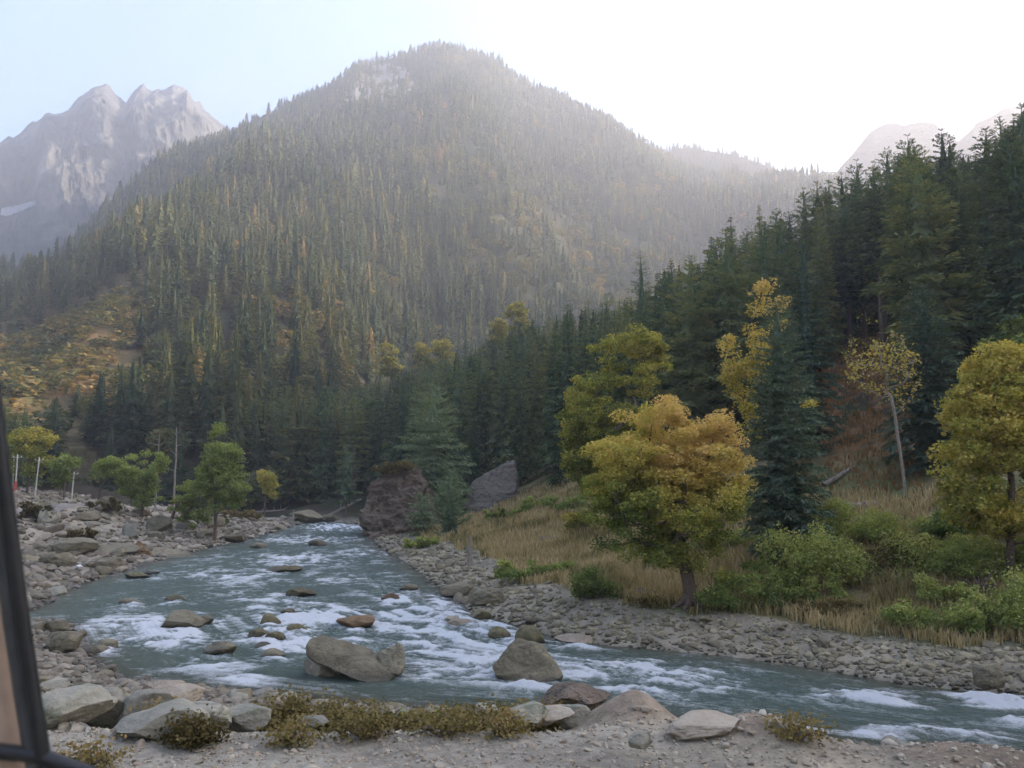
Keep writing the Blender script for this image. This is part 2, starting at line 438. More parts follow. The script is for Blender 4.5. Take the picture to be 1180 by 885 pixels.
M_GRASS = leaf_mat('dry_grass_blades', [(0, (0.161, 0.161, 0.067)), (0.35, (0.334, 0.273, 0.124)), (0.7, (0.495, 0.397, 0.210)), (1, (0.669, 0.570, 0.346))], .35, (1.1, 1.0, .8))
M_BARK = plain_mat('bark', (.12, .09, .065), .9, .45, 14, .8)
M_PBARK = plain_mat('pale_bark', (.30, .25, .20), .9, .35, 12, .6)
M_DEAD = plain_mat('dead_wood', (.26, .22, .18), .9, .4, 10, .6)

# ------------------------------------------------------------------ ground sheet
az_f = np.concatenate([np.linspace(R(-179.9), R(-60), 60, endpoint=False), np.linspace(R(-60), R(-36), 60, endpoint=False),
                       np.linspace(R(-36), R(36), 820, endpoint=False), np.linspace(R(36), R(60), 90, endpoint=False), np.linspace(R(60), R(179.9), 70)])
rad = np.concatenate([[1.0, 2.0, 3.0], np.geomspace(3.6, 40, 330, endpoint=False), np.geomspace(40, 160, 190, endpoint=False), np.geomspace(160, 1250, 170), [1500, 1800]])
AZ, RR = np.meshgrid(az_f, rad, indexing='ij')
X = RR * np.sin(AZ); Y = RR * np.cos(AZ)
Z = land(X, Y)
nA, nR = X.shape
idx = np.arange(nA * nR).reshape(nA, nR)
q = np.stack([idx[:-1, :-1], idx[:-1, 1:], idx[1:, 1:], idx[1:, :-1]], -1).reshape(-1, 4)
seam = np.stack([idx[-1, :-1], idx[-1, 1:], idx[0, 1:], idx[0, :-1]], -1).reshape(-1, 4)
q = np.vstack([q, seam])[:, ::-1]
fan = np.stack([np.roll(idx[:, 0], -1), idx[:, 0], np.full(nA, nA * nR)], -1)[:, ::-1]
Vg = np.vstack([np.stack([X, Y, Z], -1).reshape(-1, 3), [[0, 0, 4.0]]])

def mixc(a, b, t): return a * (1 - t[..., None]) + np.asarray(b) * t[..., None]
def slope_mask(x, y, z):
    """open autumn slope on the low left spur (no trees) + rock faces near the top"""
    px, py, _ = project(np.stack([x, y, z], -1))
    r = np.hypot(x, y)
    P = np.array([(-200, 560), (-200, 440), (0, 402), (60, 374), (105, 350), (150, 336), (172, 345), (160, 380), (140, 405), (112, 432), (70, 462), (30, 486), (0, 500)], float)
    a = inside(px, py, P) & (r > 140) & (r < 480)
    C = np.array([(392, 112), (415, 82), (440, 72), (468, 78), (484, 100), (470, 116), (430, 124), (400, 126)], float)
    C2 = np.array([(350, 150), (365, 120), (380, 110), (382, 135), (365, 165)], float)
    C3 = np.array([(352, 140), (372, 128), (368, 145), (352, 158)], float)
    b = (inside(px, py, C) | inside(px, py, C3)) & (r > 500)
    return a.astype(float), b.astype(float)
dLg, _, _ = polydist(X, Y, LB); dRg, _, _ = polydist(X, Y, RB); drg, _, srg = polydist(X, Y, ROADE); drg = np.where(srg > 0, drg, -drg)
isR = dRg < dLg
nA_ = fbm2(X / 3, Y / 3, 4, 31) * .5 + .5; nB_ = fbm2(X / .7, Y / .7, 3, 32) * .5 + .5; nC_ = fbm2(X / 25, Y / 25, 4, 33) * .5 + .5
gravel = np.array([.235, .21, .16]) * (0.7 + .7 * nB_[..., None])
meadow = mixc(mixc(np.array([.13, .14, .06]) + 0 * X[..., None], (.25, .20, .10), sstep(.4, .6, nA_)), (.13, .085, .05), sstep(.55, .8, nB_) * .4)
brown = mixc(np.array([.15, .085, .04]) + 0 * X[..., None], (.10, .10, .035), sstep(.45, .65, nB_))
forestfl = mixc(np.array([.05, .042, .028]) + 0 * X[..., None], (.035, .045, .02), sstep(.4, .6, nA_))
mtn = mixc(mixc(np.array([.045, .055, .032]) + 0 * X[..., None], (.075, .075, .042), sstep(.45, .65, nC_)), (.11, .10, .065), sstep(.74, .9, nC_))
road = mixc(np.array([.29, .265, .21]) + 0 * X[..., None], (.40, .31, .19), sstep(.55, .75, nA_) * .55) * (0.8 + .35 * nB_[..., None])
rubble = mixc(np.array([.30, .265, .205]) + 0 * X[..., None], (.11, .105, .05), sstep(.5, .7, nA_) * .8) * (.75 + .5 * nB_[..., None])
wbar = 4.1 + 1.0 * (nA_ - .5) * 3
barf = sstep(wbar - .5, wbar + .6, dRg)
cR = mixc(gravel, (0, 0, 0), np.zeros_like(X)); cR = cR * (1 - barf[..., None]) + meadow * barf[..., None]
hillf = sstep(5.5, 9, Z) * isR
brz = sstep(azof(900), azof(935), AZ) * sstep(azof(1075), azof(1045), AZ)
hillc = mixc(forestfl, (.24, .13, .06), sstep(.35, .55, nB_) * .85 * brz)
cR = cR * (1 - hillf[..., None]) + hillc * hillf[..., None]
fr = (sstep(105, 120, RR) * isR)[..., None]; cR = cR * (1 - fr) + forestfl * fr
cL = np.where((drg < .5)[..., None], road, rubble)
track = (np.abs(dLg - 15) < 1.8) & (Y > 30) & (X < -30) & (Y < 90)
cL = np.where(track[..., None], np.array([.25, .22, .19]), cL)
col = np.where(isR[..., None], cR, cL)
ff = sstep(112, 122, RR) * (~isR); col = mixc(col, forestfl[0, 0], ff)
mf = sstep(300, 380, RR); col = col * (1 - mf[..., None]) + mtn * mf[..., None]
sm, cm = slope_mask(X, Y, Z)
lowb = (AZ < azof(185)) & (RR > 150) & (RR < 480) & (sm == 0); col = np.where(lowb[..., None], mixc(np.array([.11, .10, .045]) + 0 * X[..., None], (.16, .11, .055), nA_), col)
col = np.where(sm[..., None] > 0, mixc(mixc(np.array([.15, .09, .042]) + 0 * X[..., None], (.21, .14, .055), nA_), (.11, .11, .045), sstep(.45, .7, fbm2(X / 12, Y / 12, 3, 3) * .5 + .5)), col)
col = np.where(cm[..., None] > 0, np.array([.34, .30, .24]) * (.35 + 1.1 * nB_[..., None]), col)
bed = (Z < 0.0); col = np.where(bed[..., None], np.array([.12, .11, .07]), col)
for (mx_, my_, mw_, mh_) in MOUNDS:
    k = np.exp(-(((X - mx_) / mw_) ** 2 + ((Y - my_) / mw_) ** 2)); col = mixc(col, (.23, .185, .135), sstep(.15, .5, k))
colv = np.vstack([col.reshape(-1, 3), [[.3, .26, .2]]]); colv = np.hstack([colv, np.ones((len(colv), 1))])

m, nt, N, L = newmat('ground_surface')
out = N('ShaderNodeOutputMaterial'); b = N('ShaderNodeBsdfPrincipled'); L(b.outputs[0], out.inputs[0]); b.inputs['Roughness'].default_value = .95; b.inputs['Specular IOR Level'].default_value = .15
at_ = N('ShaderNodeAttribute'); at_.attribute_name = 'col'; geo = N('ShaderNodeNewGeometry')
n1 = noise_node(nt, geo.outputs['Position'], 9, 8, .7); n2 = noise_node(nt, geo.outputs['Position'], .6, 6, .65)
ad = N('ShaderNodeMath'); ad.operation = 'MULTIPLY'; L(n1.outputs[0], ad.inputs[0]); L(n2.outputs[0], ad.inputs[1])
mr = N('ShaderNodeMapRange'); mr.inputs[1].default_value = .12; mr.inputs[2].default_value = .4; mr.inputs[3].default_value = .5; mr.inputs[4].default_value = 1.5; L(ad.outputs[0], mr.inputs[0])
mx = N('ShaderNodeMix'); mx.data_type = 'RGBA'; mx.blend_type = 'MULTIPLY'; mx.inputs[0].default_value = 1; L(at_.outputs['Color'], mx.inputs[6]); L(mr.outputs[0], mx.inputs[7]); L(mx.outputs[2], b.inputs['Base Color'])
bp = N('ShaderNodeBump'); bp.inputs['Strength'].default_value = .7; bp.inputs['Distance'].default_value = .06; L(n1.outputs[0], bp.inputs['Height']); L(bp.outputs[0], b.inputs['Normal'])
g = link('ground', mesh('ground', Vg, [q, fan], m, True, [('col', 'POINT', 'FLOAT_COLOR', colv)])); tag(g, kind='structure')

# ------------------------------------------------------------------ far peaks and ridges (bare rock, snow patch)
def far_range(name, sky, dist, depth, base, rough, seed, dens=500, stops=None, trees=False):
    px = np.array([s[0] for s in sky], float); py = np.array([s[1] for s in sky], float)
    A0, A1 = azof(px[0], py[0]), azof(px[-1], py[-1])
    azs = np.linspace(A0, A1, dens)
    if name == 'peaks': azs = np.concatenate([np.linspace(A0, azof(-10, 150), 60, endpoint=False), np.linspace(azof(-10, 150), azof(300, 150), 760), np.linspace(azof(302, 150), A1, 40)])
    el = np.interp(azs, azof(px, py), tanel(px, py))
    ts = np.concatenate([np.linspace(-1, 0, 300, endpoint=False), np.linspace(0, 1, 30)])
    A, T = np.meshgrid(azs, ts, indexing='ij')
    D = dist + depth * T
    top = (CAM[2] + dist * el)[:, None]
    h = np.where(T < 0, top * (1 - np.abs(T) ** .92), top * (1 - T * 1.0))
    x = D * np.sin(A); y = D * np.cos(A)
    if name == 'peaks':              # cliffs and buttresses cut back from the face, strata dipping to the left
        h = h + (ridged2(x / 26, x * 0 + 3.3, 4, 8) - .6) * 17 * np.exp(-(T * 9) ** 2)
        u_ = (x * .80 + h * .60); v_ = (h * .80 - x * .60)
        cut = ridged2(u_ / 95, v_ / 300, 6, seed) * .9 + ridged2(u_ / 210 + 4, v_ / 240, 3, seed + 2) * .8 + ridged2(u_ / 38, v_ / 110, 5, seed + 6) * .34 + fbm2(x / 14, h / 14, 4, seed + 5) * .2
        D = D - cut * rough * np.clip(np.abs(T) * 7, 0, 1) * (T < 0)
        x = D * np.sin(A); y = D * np.cos(A); n, k = A.shape; ii = np.arange(n * k).reshape(n, k)
        qq = np.stack([ii[:-1, :-1], ii[:-1, 1:], ii[1:, 1:], ii[1:, :-1]], -1).reshape(-1, 4)[:, ::-1]
        return np.stack([x, y, np.maximum(h, base)], -1).reshape(-1, 3), qq
    w = np.clip(-T, 0, 1) * np.clip(1 + T, 0, 1) * 4
    rg = ridged2(x / 260 + y / 500, y / 330 - x / 800, 6, seed)
    rg2 = ridged2((x + h * .8) / 90, (y - h * .5) / 140, 5, seed + 21)
    rg3 = ridged2(x / 45 + h / 70, y / 60, 4, seed + 40)
    h = h + ((rg - 1) * .9 + .5 * (rg2 - 1) + .16 * (rg3 - 1)) * rough * np.clip(w * 1.6, 0, 1) + ridged2(x / 30, y / 300, 4, seed + 3) * rough * .05
    h = np.where(T < 0, h, h)
    h = np.maximum(h, base)
    n, k = A.shape; ii = np.arange(n * k).reshape(n, k)
    qq = np.stack([ii[:-1, :-1], ii[:-1, 1:], ii[1:, 1:], ii[1:, :-1]], -1).reshape(-1, 4)[:, ::-1]
    return np.stack([x, y, h], -1).reshape(-1, 3), qq
def peak_mat(name, stops, snow=None):
    m, nt, N, L = newmat(name)
    out = N('ShaderNodeOutputMaterial'); b = N('ShaderNodeBsdfDiffuse'); L(b.outputs[0], out.inputs[0])
    geo = N('ShaderNodeNewGeometry'); n1 = noise_node(nt, geo.outputs['Position'], .012, 10, .7)
    rp = ramp(nt, stops); L(n1.outputs[0], rp.inputs[0]); col = rp.outputs[0]
    if snow:
        a = N('ShaderNodeAttribute'); a.attribute_name = 'snow'; mx = N('ShaderNodeMix'); mx.data_type = 'RGBA'; L(a.outputs['Fac'], mx.inputs[0]); L(col, mx.inputs[6]); mx.inputs[7].default_value = (.8, .82, .85, 1); col = mx.outputs[2]
    L(col, b.inputs[0])
    n2 = noise_node(nt, geo.outputs['Position'], .02, 9, .8)
    bp = N('ShaderNodeBump'); bp.inputs['Strength'].default_value = .9; bp.inputs['Distance'].default_value = 30; L(n2.outputs[0], bp.inputs['Height']); L(bp.outputs[0], b.inputs['Normal'])
    return m
M_PEAK = peak_mat('bare_peak_rock', [(.3, (.10, .10, .10)), (.5, (.21, .20, .185)), (.7, (.44, .40, .34))], True)
V, Q = far_range('peaks', [(-420, 330), (-200, 230), (-60, 190), (0, 161), (25, 148), (40, 138), (52, 126), (78, 124), (90, 108), (97, 102), (110, 95), (122, 97), (132, 107), (140, 116), (145, 118),
     (156, 103), (165, 96), (172, 98), (180, 95), (190, 99), (200, 97), (208, 100), (216, 97), (224, 112), (236, 122), (246, 130), (262, 150), (290, 190), (340, 250), (420, 330)], 1350, 700, 0, 68, 77, 620)
px_, py_, _ = project(V)
sn = inside(px_, py_, np.array([(0, 248), (2, 240), (22, 236), (40, 231), (42, 235), (24, 243), (8, 249)], float)).astype(float)
o = link('rocky_peaks', mesh('rocky_peaks', V, [Q], M_PEAK, True, [('snow', 'POINT', 'FLOAT', sn)])); tag(o, kind='structure'); o.name = 'mountain_peaks'
V, Q = far_range('fr', [(900, 240), (950, 215), (978, 182), (992, 165), (1003, 152), (1020, 144), (1032, 142), (1042, 146), (1048, 143), (1062, 141), (1078, 143), (1090, 152), (1104, 163), (1118, 152), (1126, 142), (1140, 135), (1152, 127), (1156, 124), (1180, 123), (1230, 110), (1330, 140), (1500, 240)], 1180, 380, 0, 34, 91, 300)
M_RIDGE = peak_mat('far_ridge_rock', [(.25, (.05, .055, .04)), (.5, (.10, .09, .07)), (.75, (.17, .15, .12))])
tag(link('mountain_ridge', mesh('mountain_ridge', V, [Q], M_RIDGE, True)), kind='structure')
VR2, Q = far_range('fr2', [(600, 330), (700, 230), (760, 178), (782, 171), (800, 172), (830, 176), (860, 183), (880, 190), (920, 205), (1000, 240)], 1120, 400, 0, 20, 55, 240)
tag(link('hills', mesh('hills', VR2, [Q], M_RIDGE, True)), kind='structure')

# ------------------------------------------------------------------ conifers
def conifer(seed, H=20.0, Rm=3.2, zb=.12, levels=34, nb=7, cards=16, cl=.75, cw=.16, droop=.5, prof=.8, tier=0.0, gap=.12, tintb=.0, flat=.25, fan=.34, jit=0.0):
    """needle sprays as kite quads along every branch; returns V,Q,tint"""
    rg = np.random.default_rng(seed)
    P0 = []; DIR = []; UP = []; LEN = []; TI = []
    zl = zb + (.985 - zb) * np.linspace(0, 1, levels) ** (.7 if cards > 12 else 1) + rg.normal(0, .25 / levels, levels)
    lop = rg.normal(0, .12, 8)
    S = []
    for li, u0 in enumerate(zl):
        u = (u0 - zb) / (1 - zb)
        Rr = Rm * (max(0, 1 - u) ** prof) * (1 + tier * math.sin(li * 2.1)) * min(1, .55 + u * 3.5)
        k = max(3, int(nb * (1 - .45 * u)))
        ph0 = rg.uniform(0, 6.28)
        for bi in range(k):
            if rg.random() < gap: continue
            ph = ph0 + 6.283 * bi / k + rg.normal(0, .25)
            lobe = 1 + lop[int(ph / 6.283 * 8) % 8]
            Lb = Rr * rg.uniform(.72, 1.08) * lobe + .05
            rise = (.15 + .55 * u) ; dr_ = droop * (1 - .6 * u) * rg.uniform(.8, 1.2)
            nc = max(7 if cards > 12 else 3, int(cards * (.35 + .65 * Lb / Rm)))
            s = rg.uniform(.02, 1, nc) ** .6 if nc > 5 else np.linspace(.3, 1, nc)
            s = s[np.argsort(s)]
            o = np.array([math.cos(ph), math.sin(ph)]); sd_ = np.array([-o[1], o[0]])
            z = u0 * H + Lb * (rise * s - dr_ * s * s)
            P = np.stack([o[0] * Lb * s, o[1] * Lb * s, z], -1)
            lat = rg.uniform(-1.15, 1.15, nc)
            P[:, :2] += sd_[None] * (lat * fan * Lb * s * (1.25 - s))[:, None]
            if jit: P += rg.normal(0, 1, P.shape) * np.array([jit, jit, jit * .8]) * (1.05 - u)
            D = np.stack([o[0] * np.cos(lat) + sd_[0] * np.sin(lat), o[1] * np.cos(lat) + sd_[1] * np.sin(lat), (rise - 2 * dr_ * s) * .6 + max(0, u - .7) * 3.2 + rg.normal(0, flat, nc)], -1)
            D /= np.linalg.norm(D, axis=1)[:, None]
            P0.append(P); DIR.append(D); LEN.append(cl * (.12 + .92 * (1 - u) ** .7) * rg.uniform(.7, 1.25, nc)); S.append(s)
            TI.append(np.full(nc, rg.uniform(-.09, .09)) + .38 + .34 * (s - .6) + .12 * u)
    # leader
    P0 = np.vstack(P0); D = np.vstack(DIR); Ln = np.concatenate(LEN); TI = np.concatenate(TI) + tintb
    top = 16 if cards > 12 else 6
    P0 = np.vstack([P0, np.stack([np.zeros(top), np.zeros(top), np.linspace(.87 if cards > 12 else .94, .99, top) * H], -1)])
    D = np.vstack([D, np.stack([rg.normal(0, .22, top), rg.normal(0, .22, top), np.ones(top) * .8], -1)]); Ln = np.concatenate([Ln, np.full(top, cl * .24)]); TI = np.concatenate([TI, np.full(top, .6)])
    D /= np.linalg.norm(D, axis=1)[:, None]
    n = len(P0)
    rnd = rg.normal(0, 1, (n, 3)); rnd[:, 2] += 0
    side = np.cross(D, np.array([0, 0, 1.0]) + rnd * .45); side /= np.linalg.norm(side, axis=1)[:, None] + 1e-9
    w = (cw * Ln / cl)[:, None]
    sag = np.array([0, 0, -1.0])[None] * (Ln * .12)[:, None]
    A = P0 - D * (Ln * .15)[:, None]; Bm = P0 + D * (Ln * .45)[:, None]; T = P0 + D * Ln[:, None] + sag
    V = np.stack([A, Bm + side * w, T, Bm - side * w], 1).reshape(-1, 3)
    Q = np.arange(n * 4).reshape(n, 4)
    tint = np.clip(TI + rg.normal(0, .09, n), 0, 1)
    return V, Q, tint

def skirts(seed, H=20.0, Rm=3.0, zb=.08, layers=6, seg=9, prof=.8, k=1.0):
    """jagged drooping skirts of foliage stacked round the trunk (quads)"""
    rg = np.random.default_rng(seed); Vs, Qs, Ts, o = [], [], [], 0
    for li in range(layers):
        u = li / layers; z1 = (zb + (1 - zb) * u) * H; z2 = (zb + (1 - zb) * min(1, u + 1.75 / layers)) * H
        Rr = Rm * k * (1 - u) ** prof * min(1, .6 + u * 3) * rg.uniform(.85, 1.12)
        th = np.linspace(0, 2 * math.pi, seg, endpoint=False) + rg.uniform(0, 1) + rg.normal(0, .12, seg)
        rr = Rr * np.where(np.arange(seg) % 2 == 0, 1, .62) * rg.uniform(.8, 1.2, seg); zz = z1 + rg.normal(0, .04, seg) * H / layers * 3 - np.where(np.arange(seg) % 2 == 0, .25, 0) * H / layers
        A = np.stack([np.cos(th) * rr, np.sin(th) * rr, zz], -1); Bt = np.stack([np.cos(th) * rr * .12, np.sin(th) * rr * .12, np.full(seg, z2)], -1)
        Vq = np.stack([A, np.roll(A, -1, 0), np.roll(Bt, -1, 0), Bt], 1).reshape(-1, 3)
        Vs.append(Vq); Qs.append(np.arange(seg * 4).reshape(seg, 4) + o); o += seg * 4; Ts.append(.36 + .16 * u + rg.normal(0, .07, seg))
    return np.vstack(Vs), np.vstack(Qs), np.clip(np.concatenate(Ts), 0, 1)
def join2(a, b): return np.vstack([a[0], b[0]]), np.vstack([a[1], b[1] + len(a[0])]), np.concatenate([a[2], b[2]])

def tube(path, radii, seg=7):
    path = np.asarray(path, float); radii = np.asarray(radii, float); n = len(path)
    tg = np.gradient(path, axis=0); tg /= np.linalg.norm(tg, axis=1)[:, None] + 1e-9
    ref = np.array([1.0, 0, 0]) if abs(tg[0, 0]) < .9 else np.array([0, 1.0, 0])
    a = np.cross(tg, ref); a /= np.linalg.norm(a, axis=1)[:, None] + 1e-9; b_ = np.cross(tg, a)
    th = np.linspace(0, 2 * math.pi, seg, endpoint=False)
    V = path[:, None] + radii[:, None, None] * (np.cos(th)[None, :, None] * a[:, None] + np.sin(th)[None, :, None] * b_[:, None])
    V = V.reshape(-1, 3); i = np.arange(n * seg).reshape(n, seg)
    Q = np.stack([i[:-1], np.roll(i[:-1], -1, 1), np.roll(i[1:], -1, 1), i[1:]], -1).reshape(-1, 4)
    c = len(V); V = np.vstack([V, path[-1] + tg[-1] * radii[-1]])
    T = np.stack([i[-1], np.roll(i[-1], -1), np.full(seg, c)], -1)
    return V, Q, T
def merge(parts):
    Vs, Qs, Ts, o = [], [], [], 0
    for V, Q, T in parts:
        Vs.append(V)
        if len(Q): Qs.append(np.asarray(Q) + o)
        if T is not None and len(T): Ts.append(np.asarray(T) + o)
        o += len(V)
    return np.vstack(Vs), (np.vstack(Qs) if Qs else np.zeros((0, 4), int)), (np.vstack(Ts) if Ts else np.zeros((0, 3), int))

def conifer_object(name, seed, H, mat, barkmat=M_BARK, r0=None, dead=8, **kw):
    """root (Empty at the foot) > trunk, crown"""
    rg = np.random.default_rng(seed + 500)
    core = kw.pop('core', .5)
    V, Q, t = conifer(seed, H, **kw)
    if core:
        a = skirts(seed + 7, H * .965, kw.get('Rm', 3.2), kw.get('zb', .12) + .02, int(kw.get('levels', 30) * .9), 13, kw.get('prof', .8) + .25, core)
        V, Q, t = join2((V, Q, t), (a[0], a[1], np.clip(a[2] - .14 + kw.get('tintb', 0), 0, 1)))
    root = bpy.data.objects.new(name, None); COL.objects.link(root); root.empty_display_size = .5
    r0 = r0 or H * .014
    z = np.linspace(-.4, H * .98, 14)
    parts = [tube(np.stack([.012 * H * np.sin(z / H * 4) * .2, 0 * z, z], -1), r0 * (1 - np.clip(z / H, 0, 1)) ** .8 + .015, 7)]
    zb = kw.get('zb', .12) * H
    for i in range(dead):
        zz = rg.uniform(.3 * zb, zb * 1.1); ph = rg.uniform(0, 6.28); ln = rg.uniform(.5, 1.3)
        d = np.array([math.cos(ph), math.sin(ph), rg.uniform(-.3, .1)])
        parts.append(tube([np.array([0, 0, zz]), np.array([0, 0, zz]) + d * ln], [.03, .01], 4))
    Vt, Qt, Tt = merge(parts)
    tr = link('trunk', mesh('trunk', Vt, [Qt, Tt], barkmat, True), root)
    cr = link('crown', mesh('crown', V, [Q], mat, False, [('tint', 'FACE', 'FLOAT', t)]), root)
    KIDS[root.name] = [tr, cr]
    return root

# hero conifers --------------------------------------------------------------
def place_conifer(px, dist, top, label, seed, mat, cat='tree', name='conifer_tree', width=None, group=None, base=None, **kw):
    x, y, z = at(px, dist)
    if base is not None: z = base
    r = math.hypot(x, y)
    H = CAM[2] + r * tanel(px, top) - z
    if width: kw['Rm'] = width * math.hypot(r, 6) / F / 2
    o = conifer_object(name, seed, H, mat, **kw); o.location = (x, y, z - .1)
    tag(o, label, cat, group)
    TREEPOS.append((x, y)); return o
TREEPOS = []
place_conifer(498, 87, 441, 'pale green layered pine standing alone between the brown riverside crag and the leaning grey slab', 11, M_PINE, name='pine_tree', width=92, zb=.05, levels=30, nb=10, cards=130, cl=.40, cw=.085, droop=.35, prof=.5, tier=.25, gap=.2, tintb=.14, fan=.5, jit=.22)
place_conifer(900, 38, 342, 'tall blue green spruce rising from the green bushes right of the golden tree', 12, M_SPRUCE, name='spruce_tree', jit=.08, width=100, zb=.02, levels=60, nb=11, cards=90, cl=.26, cw=.05, droop=.42, prof=.42, tier=.1, gap=.08, flat=.4, tintb=.12)
place_conifer(742, 108, 288, 'dark pointed fir standing highest above the yellow green tree at the middle of the spur', 13, M_CONIFER, name='fir_tree', width=74, zb=.05, levels=30, nb=8, cards=34, cl=.8, cw=.12, droop=.4, prof=.7)
place_conifer(934, 56, 268, 'slender dark spruce directly behind and right of the blue green spruce', 14, M_SPRUCE, name='spruce_tree', width=78, zb=.05, levels=44, nb=8, cards=40, cl=.5, cw=.08, droop=.5, prof=.6, tintb=-.12)
place_conifer(1072, 50, 325, 'dark bluish spruce between the bare branched tree and the yellow tree at the right edge', 15, M_SPRUCE, name='spruce_tree', width=98, zb=.04, levels=44, nb=9, cards=44, cl=.5, cw=.08, droop=.45, prof=.6, tintb=-.1)
place_conifer(519, 70, 543, 'small bushy young pine at the meadow corner beside the leaning grey slab', 16, M_PINE, name='pine_sapling', width=52, zb=.0, levels=16, nb=10, cards=40, cl=.42, cw=.06, droop=-.25, prof=.5, tintb=-.05, dead=0)
place_conifer(488, 77, 566, 'low spreading conifer pressed against the right side of the brown crag', 17, M_PINE, name='conifer_sapling', width=34, zb=.0, levels=12, nb=10, cards=40, cl=.5, cw=.08, droop=.2, prof=.4, tintb=.1, dead=0)
place_conifer(401, 112, 512, 'small layered pine on the far shore just left of the brown crag', 18, M_PINE, name='pine_tree', width=32, zb=.25, levels=14, nb=7, cards=30, cl=.6, cw=.1, droop=.3, prof=.5, tier=.15, tintb=-.15)

# prototypes for the forest ------------------------------------------------------
PROTO = []
for k in range(9):
    pine = k % 3 == 1
    p = conifer_object('conifer_tree', 100 + k, 20.0, M_CONIFER, Rm=[3.3, 3.8, 2.8, 3.5, 3.3, 3.0, 2.7, 4.0, 3.3][k], zb=[.06, .14, .05, .3, .10, .05, .08, .2, .45][k],
                       levels=[36, 26, 40, 32, 28, 44, 36, 24, 28][k], nb=[9, 9, 9, 8, 8, 9, 9, 9, 8][k], cards=[44, 70, 38, 50, 56, 38, 38, 74, 54][k], cl=.72, cw=.12,
                       droop=[.5, .25, .6, .35, .3, .5, .6, .22, .25][k], prof=[.72, .6, .8, .65, .68, .8, .72, .57, .65][k], tier=.22 if pine else .1, gap=.16, jit=.16)
    PROTO.append(p)
USED = [False] * 9

# skyline of the wooded spur (tops of its trees): column, row, distance
SKY = [(425, 432, 230), (452, 422, 225), (480, 408, 220), (508, 398, 212), (536, 392, 205), (566, 378, 198), (600, 362, 190), (632, 352, 182), (655, 346, 176), (680, 340, 168), (702, 336, 158), (716, 340, 150),
       (778, 296, 130), (802, 292, 126), (826, 268, 122), (850, 245, 118), (868, 262, 118), (884, 232, 116), (904, 238, 112), (920, 242, 110), (938, 214, 108), (954, 206, 104), (968, 204, 103), (984, 196, 102), (1003, 180, 100),
       (1022, 182, 98), (1040, 166, 96), (1066, 150, 92), (1086, 176, 92), (1107, 143, 88), (1128, 172, 86), (1146, 176, 92), (1160, 140, 82), (1178, 126, 76), (1205, 110, 76), (1230, 118, 80)]
skx = np.array([s[0] for s in SKY], float); sky_y = np.array([s[1] for s in SKY], float)
CAND = []   # x,y,z,H,skylineflag
for (px, py, D) in SKY:
    x, y, z = at(px, D); H = CAM[2] + D * tanel(px, py) - z
    CAND.append((x, y, z, H, 1)); TREEPOS.append((x, y))
# fill the spur and the forest behind the left bank
def grid_pts(x0, x1, y0, y1, s, jit=.42):
    gx, gy = np.meshgrid(np.arange(x0, x1, s), np.arange(y0, y1, s))
    gx = gx + np.where((np.arange(gx.shape[0]) % 2)[:, None] == 0, 0, s / 2)
    return (gx + RNG.uniform(-jit, jit, gx.shape) * s).ravel(), (gy + RNG.uniform(-jit, jit, gy.shape) * s).ravel()
x, y = grid_pts(-160, 220, 45, 262, 4.7)
az = np.arctan2(x, y); r = np.hypot(x, y)
z = land(x, y)
dl, _, _ = polydist(x, y, LB); dr_, _, _ = polydist(x, y, RB)
px, py, cz = project(np.stack([x, y, z], -1))
right = dr_ < dl
clear_right = np.interp(px, [380, 430, 480, 540, 600, 680, 740, 800, 880, 930, 1000, 1060, 1110, 1180, 1300], [104, 104, 100, 98, 90, 76, 70, 66, 62, 64, 70, 62, 54, 52, 50])
keep = np.where(right, (r > clear_right) & (dr_ > 10), (r > 122) & (dl > 12) | ((px < 250) & (r > 112) & (r < 135) & (dl > 36)))
keep &= (np.abs(az) < R(36)) & (cz > 1)
keep &= ~((px > 915) & (px < 1050) & (r < 78))
keep &= ~inside(px, py, np.array([(940, 600), (935, 440), (1060, 440), (1065, 600)], float))
x, y, z, px, r, az = [a[keep] for a in (x, y, z, px, r, az)]
TP = np.array(TREEPOS)
far = np.min(np.hypot(x[:, None] - TP[:, 0], y[:, None] - TP[:, 1]), 1) > 2.6
x, y, z, px, r, az = [a[far] for a in (x, y, z, px, r, az)]
ytop = np.interp(px, skx, sky_y, left=470) + 7 + RNG.uniform(0, 14, len(px))
ytop = np.where(px < 425, np.interp(px, [0, 120, 200, 260, 320, 380, 425], [455, 458, 462, 452, 440, 440, 436]) + RNG.uniform(0, 24, len(px)), ytop)
d_ = ray(px, ytop); el = d_[:, 2] / np.hypot(d_[:, 0], d_[:, 1])
Hmax = CAM[2] + r * el - z
Hn = RNG.uniform(15, 25, len(px)) * np.where(RNG.random(len(px)) < .15, .65, 1)
Hh = np.minimum(Hn, Hmax)
ok = Hh > 6
for a in zip(x[ok], y[ok], z[ok], Hh[ok]): CAND.append((*a, 0))
CAND = np.array(CAND)
